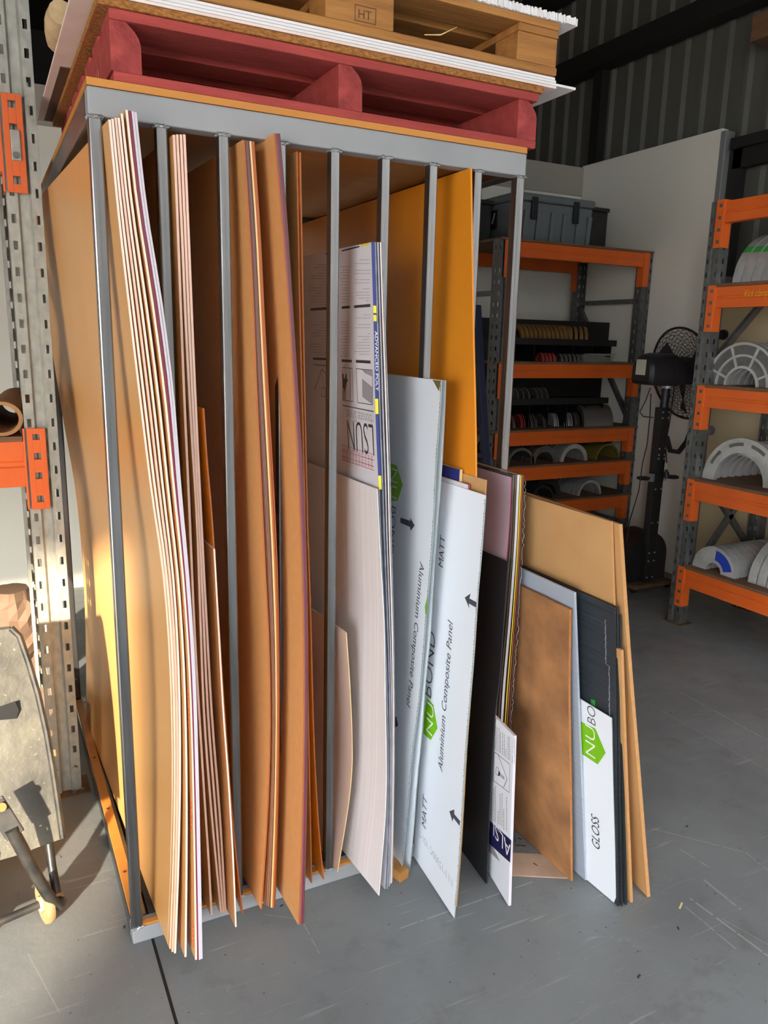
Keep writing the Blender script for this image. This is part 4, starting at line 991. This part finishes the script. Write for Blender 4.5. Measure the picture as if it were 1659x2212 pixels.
# fourth shelf (z .92)
zC = LV_R[3]+.0195; pC = onx(1590, 1050, 3.62)
for k in range(8):
    R_ = .27 if k == 0 else .235; o = half_ring('half_ring', (3.60+k*.066, pC.y-(.05 if k == 0 else -.01), zC), (1, 0, 0), R_, R_-(.085 if k == 0 else .075), .028, 'alu', ('largest slotted half ring on the lower middle shelf, ' if k == 0 else 'plain aluminium half ring on the lower middle shelf, ')+pos_words[k], 'half rings on the lower middle shelf', 0)
    if k == 0:
        for a0 in (.35, .95, 1.6, 2.3): MB().arc((3.60, pC.y-.05, zC), (1, 0, 0), (0, 0, 1), [(R_-.045, -.0148), (R_-.025, -.0148), (R_-.025, -.0140), (R_-.045, -.0140)], a0, a0+.42, 10).build('slot', 'alu_shade', o)
# lowest shelf (z .37)
zD = LV_R[4]+.0195; pD = onx(1545, 1225, 3.62)
for k in range(9):
    R_ = .155; o = half_ring('half_ring', (3.60+k*.058, pD.y-.02, zD), (1, 0, 0), R_, .055, .045, 'alu', ('solid aluminium half disc with blue paint, ' if k == 0 else 'solid aluminium half disc behind the blue-painted one, ')+pos_words[k], 'half discs on the lowest shelf', 0)
    if k == 0: MB().arc((3.60, pD.y-.02, zD), (1, 0, 0), (0, 0, 1), [(.075, -.0235), (.135, -.0235), (.135, -.0228), (.075, -.0228)], .25, 1.5, 12).build('paint_patch', 'blue_paint', o)
for k in range(7):
    o = half_ring('half_ring', (3.86, pD.y-.27-k*.062, zD), (0, 1, 0), .255, .15, .052, 'alu', 'wide toothed half ring on the lowest shelf, '+['leftmost', 'second from the left', 'third from the left', 'fourth from the left', 'fifth from the left', 'sixth from the left', 'last on the right'][k], 'toothed half rings on the lowest shelf', 1)
    for a0 in (pi-.16, pi-.62, pi-1.2): MB().arc((3.86, pD.y-.27-k*.062, zD), (0, 1, 0), (0, 0, 1), [(.254, -.02), (.262, -.02), (.262, .01), (.254, .01)], a0, a0+.12, 3).build('tooth', 'alu', o)
# yellow writing on the second beam
V, F = text_mesh('Kick clamps', -.008, .45); p = onx(1607, 632, 3.533); mb = MB(); L_ = .17
mb.v = [Vector((3.5335, p.y-x*L_, p.z-.022+y*L_*1.5)) for x, y in V]; mb.f = F; mb.m = [0]*len(F)
bm2 = [o for o in RR.children if o.name.startswith('beam')][2]; mb.build('chalk_writing', 'yellow_ink', bm2)

# back corner rack contents
zs = [z+.0175 for z in LV_B]
def row(cx, zc_, R_, r_, n, m_, lab, grp, y0=2.66, st=.045, w_=.036, rec=0):
    for k in range(n):
        half_ring('half_ring', (cx, y0+k*st, zc_), (0, 1, 0), R_, r_, w_, m_, lab+', '+(['front one', 'second from the front', 'third from the front', 'fourth from the front', 'fifth from the front', 'sixth from the front', 'seventh from the front', 'eighth from the front', 'ninth from the front', 'tenth from the front'][k]), grp, rec, seg=20)
cxs = lambda px, py: ony(px, py, 2.66).x
row(cxs(1122, 1000), zs[3], .125, .105, 7, 'dull_metal', 'dull half ring at the left of the second lowest shelf', 'left half rings, second lowest back shelf')
row(cxs(1172, 1000), zs[3], .13, .085, 8, 'dull_metal', 'thick rusty-grey half ring, second stack on the back rack', 'second stack of half rings on the back rack')
row(cxs(1236, 998), zs[3], .135, .10, 8, 'alu', 'bright-edged half ring, third stack on the back rack', 'third stack of half rings on the back rack')
row(cxs(1308, 994), zs[3], .125, .11, 8, 'olive_metal', 'olive-tinted thin half ring near the right post', 'olive half rings on the back rack', w_=.044)
row(cxs(1270, 1070), zs[4], .12, .10, 8, 'alu', 'grey half ring on the lowest visible back shelf', 'grey half rings, lowest back shelf', 2.66)
row(cxs(1165, 1075), zs[4], .11, .095, 4, 'black_plastic', 'black half ring on the lowest visible back shelf', 'black half rings, lowest back shelf', 2.64, .06)
row(cxs(1200, 1072), zs[4], .14, .09, 5, 'black_plastic', 'thick black half ring in the middle of the lowest back shelf', 'thick black half rings, lowest back shelf', 2.8, .07, .06)
xr_ = cxs(1302, 918)
for k in range(9):
    half_ring('half_ring', (xr_-.15+k*.032, 2.77, zs[2]), (1, -.35, 0), .155, .105, .03, 'dull_metal', 'large striped grey half ring on the middle back shelf, '+['leftmost', 'second from the left', 'third from the left', 'fourth from the left', 'fifth from the left', 'sixth from the left', 'seventh from the left', 'eighth from the left', 'rightmost'][k], 'large half rings on the middle back shelf', seg=22)
# black bin unit on the middle shelves
def bins(zs0, ztop, xr, name_lab, board_z):
    r = thing('parts_shelf', name_lab, 'shelf unit', ((2.95+xr)/2, 2.8, zs0))
    MB().box(2.98, xr, 2.93, 2.945, zs0, ztop).build('back_panel', 'black_bin', r)
    MB().box(2.98, xr-.17, 2.66, 2.929, board_z, board_z+.012).build('tray', 'black_bin', r)
    MB().box(2.98, xr-.17, 2.65, 2.66, board_z-.03, board_z+.016).build('tray_front', 'black_bin', r)
    for k in range(7):
        x = 3.0+(xr-.18-3.0)*k/6; MB().box(x, x+.006, 2.70, 2.929, zs0, board_z-.001).build('divider', 'black_bin', r)
    return r
xr1 = ony(1317, 700, 2.93).x
zt1 = ony(1200, 733, 2.65).z; ztp = ony(1317, 697, 2.93).z
bins(zs[1], ztp, xr1, 'black open parts shelf with a tray of brown rings, upper level of the back rack', zt1-.012)
xr2 = ony(1300, 820, 2.93).x; zt2 = ony(1180, 862, 2.65).z; ztp2 = min(LV_B[1]-.01, ony(1300, 800, 2.93).z)
b2 = bins(zs[2], ztp2, xr2, 'black open parts shelf with small discs in slots, middle level of the back rack', zt2-.012)
V, F = text_mesh('+Ø250', 0, .2); p = ony(1264, 864, 2.929); mb = MB(); mb.v = [Vector((p.x+x*.12, 2.9285, p.z+y*.12)) for x, y in V]; mb.f = F; mb.m = [0]*len(F); mb.build('chalk_writing', 'olive_metal', b2)
x_a = ony(1120, 733, 2.74).x; x_b = ony(1222, 735, 2.74).x
for k in range(12):
    x = x_a+(x_b-x_a)*k/11; half_ring('half_ring', (x, 2.79, zt1+.001), (1, 0, 0), .105, .085, .028, 'ochre_metal', 'ochre half ring in the long row on the black tray, '+('leftmost' if k == 0 else 'rightmost' if k == 11 else ['second', 'third', 'fourth', 'fifth', 'sixth', 'seventh', 'eighth', 'ninth', 'tenth', 'eleventh'][k-1]+' from the left'), 'ochre rings on the black tray', seg=16)
for k in range(4):
    x = ony(1236+k*11, 735, 2.74).x; half_ring('half_ring', (x, 2.79, zt1+.001), (1, -.5, 0), .10, .078, .024, 'ochre_metal', 'ochre half ring in the short row right of the long one, '+['leftmost', 'second', 'third', 'rightmost'][k], 'short row of ochre rings', seg=16)
for k in range(4):
    x = ony(1166+k*8, 775, 2.70).x; half_ring('half_ring', (x, 2.70, zs[1]), (1, -.2, 0), .062, .048, .02, 'red_metal', 'small red half ring on the upper back shelf, '+['leftmost', 'second', 'third', 'rightmost'][k], 'small red rings', seg=14)
for k in range(6):
    x = ony(1207+k*9, 775, 2.70).x; half_ring('half_ring', (x, 2.70, zs[1]), (1, -.2, 0), .058, .044, .02, 'dull_metal', 'small grey half ring beside the red ones, '+['leftmost', 'second', 'third', 'fourth', 'fifth', 'rightmost'][k], 'small grey rings on the upper back shelf', seg=14)
# heap of flat slotted clamps
rr = random.Random(12); cxm = ony(1284, 772, 2.68)
for k in range(8):
    r = MB(); L_ = .26; w_ = .028; a = rr.uniform(-.25, .25); z = zs[1]+.0008+k*.0085; cx_ = cxm.x+rr.uniform(-.03, .03); cy_ = 2.67+rr.uniform(-.03, .03)
    d = Vector((cos(a), sin(a), 0)); n_ = Vector((-sin(a), cos(a), 0)); c = Vector((cx_, cy_, z))
    for s_ in (-1, 1): r.bar(c-d*L_/2+n_*w_*s_, c+d*L_/2+n_*w_*s_, .008, .006, (0, 0, 1))
    for j in range(6): q = c+d*L_*(j/5-.5); r.bar(q-n_*w_, q+n_*w_, .008, .006, (0, 0, 1))
    tag(r.build('slotted_clamp', 'galv'), 'flat slotted steel clamp in the heap on the upper back shelf, '+['bottom one', 'second from the bottom', 'third from the bottom', 'fourth from the bottom', 'fifth from the bottom', 'sixth from the bottom', 'second from the top', 'top one'][k], 'clamp', 'heap of slotted clamps')
# discs standing in slots
for g, (px, n, m_, tl) in enumerate(((1112, 2, 'dull_metal', 0), (1130, 3, 'red_metal', .1), (1152, 4, 'dull_metal', .1), (1178, 2, 'dull_metal', 0), (1203, 3, 'alu', .3), (1226, 5, 'alu', .5), (1248, 3, 'dull_metal', .3))):
    for k in range(n):
        x = ony(px+k*4, 905, 2.72).x
        half_ring('half_disc', (x, 2.80, zs[2]), (1, -.2-tl*.3, 0), .095-.006*(k % 2), .02, .006, m_, ['far left', 'reddish', 'grey', 'low dark', 'bright', 'fanned bright', 'rightmost'][g]+' group of half discs in the black slots, '+['first', 'second', 'third', 'fourth', 'fifth'][k]+' from the left', 'half discs in the black slots', seg=14, cat='half disc')
for k in range(6):
    x = ony((1108, 1120, 1132, 1150, 1160, 1172)[k], 860, 2.78).x
    half_ring('half_disc', (x, 2.79, zt2+.001), (1, 0, 0), .075, .02, .012, 'dull_metal', 'dim half disc on the tray of the middle black shelf, '+['first', 'second', 'third', 'fourth', 'fifth', 'last'][k]+' from the left', 'half discs on the black tray', seg=14, cat='half disc')

# cases on top of the back rack
def case():
    zc0 = zs[0]+.0005; yf = 2.72
    xl, xr = ony(1112, 500, yf).x, ony(1278, 500, yf).x; zt_ = ony(1112, 412, yf).z
    r = thing('storage_case', 'large grey moulded storage case on top of the back rack', 'case', ((xl+xr)/2, 2.98, zc0))
    zl = ony(1112, 430, yf).z
    mb = MB(); 
    def taper(x0, x1, y0, y1, z0, z1, t): return [Vector((x, y, z)) for z, e in ((z0, t), (z1, 0)) for y in (y0+e, y1-e) for x in (x0+e, x1-e)]
    mb.hexa(taper(xl, xr, yf, 3.36, zc0, zl-.002, .018)); mb.build('body', 'grey_case', r, bevel=.012)
    MB().box(xl-.014, xr+.014, yf-.012, 3.37, zl, zt_).build('lid', 'grey_case', r, bevel=.016)
    wd = xr-xl
    for f in (.10, .26, .44, .60, .78, .93):
        MB().hexa([Vector((xl+wd*f+dx, y, z)) for z, e in ((zc0+.01, .012), (zl-.06, -.004)) for y in (yf+e-.012, yf+e+.01) for dx in (0, .035)]).build('rib', 'grey_case', r, bevel=.004)
    for f in (.18, .72):
        MB().box(xl+wd*f, xl+wd*f+.05, yf-.022, yf-.006, zl-.12, zl+.03).build('latch', 'black_plastic', r, bevel=.004)
    hb = MB(); yc = 3.03
    hb.box(xl-.004, xl+.004, yc-.09, yc+.09, zl-.17, zl-.04); h_ = hb.build('handle_recess', 'black_plastic', r, bevel=.003)
    MB().tube([(xl-.006, yc-.06, zl-.06), (xl-.02, yc-.055, zl-.13), (xl-.02, yc+.055, zl-.13), (xl-.006, yc+.06, zl-.06)], .007, 8).build('handle', 'grey_case', h_, smooth=True)
    return xr, zl
xr, zl = case()
def tub(xl, xr, y0, y1, z0, z1, lab):
    r = thing('storage_tub', lab, 'tub', ((xl+xr)/2, (y0+y1)/2, z0))
    MB().box(xl+.01, xr-.01, y0+.01, y1-.01, z0, z1-.03).build('body', 'black_plastic', r, bevel=.008)
    MB().box(xl, xr, y0, y1, z1-.0295, z1).build('lid', 'black_plastic', r, bevel=.006)
    MB().box(xr-.009, xr+.001, (y0+y1)/2-.06, (y0+y1)/2+.06, z1-.09, z1-.07).build('handle', 'grey_case', r)
x2 = ony(1305, 500, 3.0).x; z2 = ony(1303, 452, 3.0).z
tub(xr+.02, x2, 2.95, 3.36, zs[0]+.0005, z2, 'black lidded tub right of the grey case on the back rack')
tub(2.96, ony(1112, 500, 2.72).x-.03, 2.95, 3.36, zs[0]+.0005, zl+.02, 'black tub left of the grey case, mostly hidden by the steel bars')
# crates stacked high against the far side
for k, (z0) in enumerate((0,)):
    pass

# blue frame leaning between the store and the back rack
def blue():
    a = ony(1034, 590, 2.3); b_ = ony(1058, 1010, 2.0)
    a = Vector((a.x, 2.45, ony(1036, 590, 2.45).z)); 
    r = thing('blue_rack_frame', 'dark blue steel frame leaning on the left end of the back rack', 'frame', (2.62, 2.2, 0))
    x0 = ony(1042, 700, 2.35).x
    top = Vector((x0+.06, 2.52, 1.95)); bot = Vector((x0-.0, 2.05, .0))
    for dx in (0, -.55):
        MB().bar(bot+Vector((dx, 0, .01)), top+Vector((dx, 0, 0)), .05, .04, (0, -1, 0)).build('post', 'blue_frame', r, bevel=.003)
    for t in (.1, .5, .9):
        p = bot.lerp(top, t); MB().bar(p, p+Vector((-.55, 0, 0)), .035, .03, (0, 0, 1)).build('rail', 'blue_frame', r)
blue()

# ------------------------------------------------------------------ pedestal fan
def fan():
    bx, by = 3.60, 1.90
    r = thing('pedestal_fan', 'black industrial pedestal fan between the two orange racks, cage turned away', 'fan', (bx, by, 0))
    q = ony(1432, 880, by); bx = q.x; ztop = q.z
    hw = .042
    pole = MB().box(bx-hw, bx+hw, by-.03, by+.03, .06, ztop).build('pole', 'black_plastic', r, bevel=.004)
    for z in (ztop-.03, ztop-.07, ztop-.28, ztop-.35, .98, .74, .50, .28, .22, .10):
        for dx in (-.026, .026): MB().tube([(bx+dx, by-.03, z), (bx+dx, by-.035, z)], .0065, 8).build('bolt', 'galv', pole)
    MB().tube([(bx+.01, by, ztop), (bx+.015, by, ztop+.16)], .028, 14).build('neck', 'black_plastic', r, smooth=True)
    MB().arc((bx+.02, by, ztop+.14), (0, 0, 1), (0, 1, 0), [(.02, -.01), (.045, -.01), (.045, .01), (.02, .01)], 0, 2*pi, 20).build('collar', 'trim', r)
    m0 = ony(1385, 795, by-.02); m1 = ony(1478, 812, by-.02)
    m0 = Vector((m0.x, by-.02, ztop+.24)); m1 = Vector((m1.x, by-.04, ztop+.235))
    n = (m1-m0).normalized(); 
    mb = MB(); L_ = (m1-m0).length
    pr = []
    for k in range(15):
        a = pi*k/14; pr.append((cos(a)*.115, sin(a)*.115+.01))
    pr += [(-.115, -.06), (-.10, -.085), (.10, -.085), (.115, -.06)]
    sd = n.cross(Vector((0, 0, 1))).normalized(); uu = sd.cross(n)
    secs = [(0.0, .72), (.02, .92), (.06, 1.0), (L_*.6, 1.0), (L_*.62, .9), (L_, .85)]
    rings = [[m0+n*t+sd*x*s_+uu*(y*s_) for x, y in pr] for t, s_ in secs]
    for A_, B_ in zip(rings, rings[1:]):
        for i in range(len(pr)): j = (i+1) % len(pr); mb.quad(A_[i], B_[i], B_[j], A_[j])
    mb.poly(rings[0]); mb.poly(rings[-1][::-1]); hs = mb.build('motor_housing', 'black_plastic', r, smooth=True)
    lb = MB(); c = m0-n*.002+sd*-.0+uu*.035
    lb.hexa([c+sd*x+uu*y-n*o_ for o_ in (0, .002) for y in (-.055, .045) for x in (-.045, .045)]); lb.build('label', 'label', hs)
    # wire guard
    nn = Vector((.93, -.12, .20)).normalized(); cc = m0.lerp(m1, .80)+nn*.04-Vector((0, 0, .015))
    e1 = nn.cross(Vector((0, 0, 1))).normalized(); e2 = e1.cross(nn); RR_ = .31
    for side, dz in ((-1, -.07), (1, .09)):
        g = MB()
        for k in range(1, 15):
            rad = RR_*k/14; h = dz*sqrt(max(0, 1-(k/14)**2.2))
            g.tube([cc+nn*h+(e1*cos(t)+e2*sin(t))*rad for t in [2*pi*i/36 for i in range(37)]], .0016, 4, cap=False)
        for j in range(40):
            t = 2*pi*j/40; g.tube([cc+nn*dz*sqrt(max(0, 1-(u)**2.2))+(e1*cos(t+u*.5*side)+e2*sin(t+u*.5*side))*RR_*u for u in (.12, .35, .55, .75, .9, 1)], .0015, 4, cap=False)
        g.build('wire_guard', 'black_plastic', r)
    MB().tube([cc+(e1*cos(t)+e2*sin(t))*RR_ for t in [2*pi*i/48 for i in range(49)]], .008, 8, cap=False).build('guard_rim', 'black_plastic', r, smooth=True)
    MB().tube([cc-nn*.04, cc+nn*.05], .06, 20).build('hub', 'black_plastic', r)
    for j in range(3):
        t = 2*pi*j/3+.4; mb = MB(); g0 = None
        pts = []
        for u in (.06, .12, .18, .24, .27):
            wv = .12+u*.9
            A_ = cc+(e1*cos(t-wv*.6)+e2*sin(t-wv*.6))*u+nn*.035; B_ = cc+(e1*cos(t+wv)+e2*sin(t+wv))*u-nn*.035
            pts.append((A_, B_))
        for (a1, b1), (a2, b2) in zip(pts, pts[1:]): mb.quad(a1, b1, b2, a2)
        mb.build('blade', 'black_plastic', r, solid=.004)
    # side grips
    zh = ony(1400, 1032, by).z
    for s_ in (-1, 1):
        MB().box(bx+s_*(hw+.018)-.016, bx+s_*(hw+.018)+.016, by-.03, by+.0, zh-.025, zh+.03).build('bracket', 'trim', r, bevel=.002)
        MB().tube([(bx+s_*(hw+.034), by-.015, zh), (bx+s_*(hw+.06), by-.02, zh), (bx+s_*(hw+.12), by-.02, zh+s_*-.006), (bx+s_*(hw+.15), by-.02, zh+s_*-.01)], [.008, .015, .016, .010], 12).build('grip', 'black_plastic', r, smooth=True)
    MB().tube([(bx+.05, by-.01, ztop-.20), (bx+.09, by-.02, ztop-.30), (bx+.16, by-.03, ztop-.31), (bx+.23, by-.03, ztop-.24), (bx+.26, by-.03, ztop-.15)], .018, 12).build('hose', 'black_plastic', r, smooth=True)
    # weighted arched base
    mb = MB(); w_ = .17; hb = .40; pr = [(-w_, .06), (w_, .06)]+[(w_*cos(a), hb-.16+.17*sin(a)) for a in [pi*i/14 for i in range(15)]]
    f = [Vector((bx+.03+x, by+.02, z)) for x, z in pr]; b_ = [Vector((bx+.06+x, by+.24, z)) for x, z in pr]
    mb.poly(f); mb.poly(b_[::-1])
    for i in range(len(pr)): j = (i+1) % len(pr); mb.quad(f[i], b_[i], b_[j], f[j])
    mb.build('base', 'black_plastic', r, smooth=True)
    MB().box(bx-.17, bx+.22, by-.06, by+.28, .03, .06).build('foot_plate', 'galv_base', r, bevel=.004)
    for dx, dy in ((-.14, -.03), (.19, -.03), (-.14, .25), (.19, .25)): MB().tube([(bx+dx-.012, by+dy, .022), (bx+dx+.012, by+dy, .022)], .022, 14).build('caster', 'black_plastic', r)
    # cords
    P = lambda px, py, y=by-.05: ony(px, py, y)
    mb = MB().tube([P(1405, 838), P(1395, 865), P(1382, 890), P(1390, 900), P(1410, 902)], .004, 6); mb.build('power_cord', 'black_plastic', r, smooth=True)
    MB().tube([P(1455, 775, by-.17), P(1460, 800, by-.17), P(1455, 850, by-.1), P(1447, 910, by-.06), P(1438, 960, by-.06), P(1440, 1000, by-.06), P(1440, 1018, by-.06)], .004, 6).build('power_cord', 'black_plastic', r, smooth=True)
    pl = MB().tube([P(1440, 1015, by-.06), P(1440, 1022, by-.06), P(1440, 1032, by-.06)], [.007, .018, .02], 10).build('plug', 'black_plastic', r, smooth=True)
    c = P(1438, 1007, by-.068); MB().box(c.x-.012, c.x+.014, c.y-.001, c.y, c.z-.022, c.z+.022).build('cord_label', 'label', r)
    pts = [P(1406, 850), P(1404, 900), P(1398, 960), P(1388, 1000), P(1380, 1060), P(1368, 1100), P(1360, 1125, by-.0), P(1353, 1170, by-.0)]; pts[-1].z = max(pts[-1].z, .05)
    MB().tube(pts, .004, 6).build('power_cord', 'black_plastic', r, smooth=True)
fan()

# ------------------------------------------------------------------ left foreground: dusty hand truck
def truck():
    r = thing('hand_truck', 'dusty black hand truck with a worn bent tube leg and yellowed wheel', 'hand truck', (-.33, .3, 0))
    P = lambda px, py, y: ony(px, py, y)
    # moulded back plate leaning back
    L_ = [(-30, 1358), (22, 1356), (40, 1372), (60, 1432), (80, 1500), (98, 1580), (112, 1660), (124, 1740), (134, 1812), (60, 1835), (0, 1858), (-40, 1872)]
    ya = lambda py: .46-(py-1356)/456*.20
    pts = [P(x, y, ya(y)) for x, y in L_]; left = [Vector((p.x-.0, p.y, p.z)) for p in pts]
    mb = MB(); far = -.62
    rows_ = [1358, 1375, 1432, 1500, 1580, 1660, 1740, 1812]
    edge = [(22, 1358), (40, 1375), (60, 1432), (80, 1500), (98, 1580), (112, 1660), (124, 1740), (134, 1812)]
    R_ = [P(x, y, ya(y)) for x, y in edge]; th = Vector((0, .012, .004))
    nC = 8
    G = []
    for k, p in enumerate(R_):
        rowp = []
        for c in range(nC+1):
            t = c/nC; x = p.x+(far-p.x)*t; dz = -.045*t if k == len(R_)-1 else 0
            ridge = .006*(1 if c in (2, 5) else 0); rowp.append(Vector((x, p.y-ridge, p.z+dz*1.2)))
        G.append(rowp)
    for k in range(len(G)-1):
        for c in range(nC):
            hole = False
            mb.quad(G[k][c], G[k+1][c], G[k+1][c+1], G[k][c+1]); 
            mb.quad(G[k][c]+th, G[k][c+1]+th, G[k+1][c+1]+th, G[k+1][c]+th)
        mb.quad(G[k][0], G[k][0]+th, G[k+1][0]+th, G[k+1][0]); mb.quad(G[k][nC], G[k+1][nC], G[k+1][nC]+th, G[k][nC]+th)
    for c in range(nC): mb.quad(G[0][c], G[0][c+1], G[0][c+1]+th, G[0][c]+th); mb.quad(G[-1][c], G[-1][c]+th, G[-1][c+1]+th, G[-1][c+1])
    pl = mb.build('back_plate', 'dusty_black', r, smooth=True)
    MB().tube([p+Vector((.002, .004, 0)) for p in R_], .010, 10).build('frame_tube', 'dusty_tube', r, smooth=True)
    hp = P(18, 1535, ya(1535)-.008)
    m2 = MB(); m2.poly([hp+Vector((x, 0, z)) for x, z in ((-.06, -.022), (.02, -.03), (.028, -.005), (.02, .026), (-.05, .012))]); m2.build('hand_hole', 'black_bin', pl)
    # bracket and bent leg
    a = P(5, 1745, .17); b = P(30, 1800, .16)
    c0 = P(-12, 1752, .165); br = MB()
    br.bar(P(-14, 1730, .19), P(34, 1805, .165), .052, .008, (0, -1, 0)); br.build('bracket', 'dusty_tube', r, bevel=.003)
    MB().tube([P(4, 1744, .172), P(4, 1744, .160)], .012, 16).build('bolt', 'rust', r)
    MB().tube([P(24, 1790, .168), P(48, 1835, .168), P(72, 1880, .168), P(98, 1925, .170), P(116, 1950, .172), P(128, 1955, .185), P(134, 1942, .20)], [.018, .018, .0165, .016, .016, .016, .015], 14).build('leg_tube', 'dusty_tube', r, smooth=True)
    # second post
    x0 = P(104, 1820, .38); x1 = P(124, 1930, .30)
    MB().tube([P(106, 1822, .36), P(112, 1870, .33), P(124, 1936, .28)], .013, 12).build('rear_tube', 'dusty_tube', r, smooth=True)
    # wheel, axle along x
    w = onz(101, 1988, .0); rad = .062; wc = Vector((w.x, w.y, rad+.0005))
    ax = Vector((1, .25, 0)).normalized()
    wh = MB().arc(wc, ax, (0, 0, 1), [(.024, -.011), (rad-.012, -.013), (rad-.003, -.011), (rad, -.004), (rad, .004), (rad-.003, .011), (rad-.012, .013), (.024, .011)], 0, 2*pi, 30).build('wheel', 'wheel', r, smooth=True)
    MB().arc(wc-ax*.004, ax, (0, 0, 1), [(.012, -.014), (.022, -.014), (.022, .014), (.012, .014)], 0, 2*pi, 20).build('wheel_hub', 'edge_cream', wh, smooth=True)
    MB().tube([wc+ax*.03, wc+ax*.005, wc-ax*.5], .0115, 12).build('axle', 'dusty_tube', r, smooth=True)
    MB().tube([wc+ax*.052, wc+ax*.03], .009, 8).build('axle_nut', 'wheel', r)
    MB().box(-.75, -.36, .20, .235, .0, .25).build('side_post', 'dusty_tube', r)
truck()
# cardboard roll on the left rack beam
p = Vector((-.215, .91, 1.345+.0185))
mb = MB(); R_ = .058
ring = [(R_*1.15*cos(t), R_*sin(t)) for t in [2*pi*i/28 for i in range(28)]]
def crd(y, s_): return [Vector((-.215+.10*(y-.89)+x*s_, y, p.z+R_+.001+z*s_)) for x, z in ring]
o1, o2, i1, i2 = crd(.89, 1), crd(1.6, 1), crd(.89, .8), crd(1.6, .8)
for i in range(28):
    j = (i+1) % 28; mb.quad(o1[i], o2[i], o2[j], o1[j]); mb.quad(i1[i], i1[j], i2[j], i2[i]); mb.quad(o1[i], o1[j], i1[j], i1[i]); mb.quad(o2[i], i2[i], i2[j], o2[j])
tag(mb.build('cardboard_roll', 'cardboard', smooth=True), 'open-ended corrugated cardboard roll on the left orange beam', 'cardboard roll')
# brown paper bag and cartons behind the left rack
rr = random.Random(21); mb = MB(); c = Vector((-.22, 2.05, .0)); n1, n2 = 12, 22
rows_ = []
for i in range(n1+1):
    f = i/n1; z = .48*f; rad = .19*(1-.55*f**3)
    rows_.append([c+Vector((cos(2*pi*j/n2)*rad*(1+rr.uniform(-.12, .12)), sin(2*pi*j/n2)*rad*(1+rr.uniform(-.12, .12)), z+rr.uniform(-.012, .012)*(0 < i < n1))) for j in range(n2)])
for A_, B_ in zip(rows_, rows_[1:]):
    for j in range(n2): k = (j+1) % n2; mb.quad(A_[j], A_[k], B_[k], B_[j])
mb.poly(rows_[0][::-1]); mb.poly(rows_[-1])
tag(mb.build('paper_bag', 'bag'), 'crumpled brown paper sack behind the left rack', 'paper sack')
r = thing('carton', 'small pale carton on the floor between the left rack posts', 'carton', (-.11, 1.30, 0))
MB().box(-.20, -.05, 1.12, 1.45, 0, .13).build('body', 'cardboard', r, bevel=.003); MB().box(-.20, -.05, 1.12, 1.45, .1305, .20).build('lid', 'card_floor', r, bevel=.003)

# ------------------------------------------------------------------ small things on the floor
mb = MB(); a = onz(848, 1912, 0); b = onz(874, 1905, 0)
mb.box(a.x+.005, a.x+.045, a.y+.0, a.y+.16, 0, .034, rot=.25); tag(mb.build('wood_offcut', 'pine', bevel=.003), 'small wooden offcut poking out under the lettered panels', 'wood offcut')
P4 = [onz(1108, 1845, 0), onz(1105, 1893, 0), onz(1228, 1899, 0), onz(1232, 1850, 0)]
mb = MB(); lo = [p+Vector((0, 0, .001)) for p in P4]; hi = [p+Vector((0, 0, .005)) for p in P4]
mb.poly(lo); mb.poly(hi[::-1])
for i in range(4): j = (i+1) % 4; mb.quad(lo[i], lo[j], hi[j], hi[i])
tag(mb.build('flat_board_offcut', 'card_floor'), 'stained beige board lying flat on the floor under the brown particle board', 'board')
mb = MB(); rr = random.Random(33)
for k in range(260):
    x = rr.gauss(1.30, .07); y = rr.gauss(.16, .12); z = .001+rr.random()*.012; a = rr.random()*pi; l = rr.uniform(.004, .02)
    mb.bar((x, y, z), (x+cos(a)*l, y+sin(a)*l, z+rr.uniform(-.0, .004)), .003, .002)
tag(mb.build('debris', 'debris'), 'dark sweepings on the floor beside the store', 'debris', kind='stuff')
for i, (px, py, l, an, m_, lab) in enumerate(((1468, 1962, .03, .5, 'edge_cream', 'pale wood splinter on the floor right of the sheets'), (1466, 2008, .012, 1, 'debris', 'dark speck on the floor below the pale splinter'), (612 + 870, 2036-250, .012, .2, 'debris', 'dark speck on the open floor to the right'), (1378, 2112, .014, .4, 'debris', 'dark speck near the bottom right floor'), (268, 2005, .010, 1.3, 'debris', 'small black chip on the floor left of the store corner'), (605, 1958, .012, .3, 'debris', 'thin dark chip on the floor before the bottom beam'))):
    p = onz(px, py, .001); tag(MB().bar(p, p+Vector((cos(an)*l, sin(an)*l, 0)), .005, .0018).build('wood_chip', m_), lab, 'chip', 'scraps on the floor')
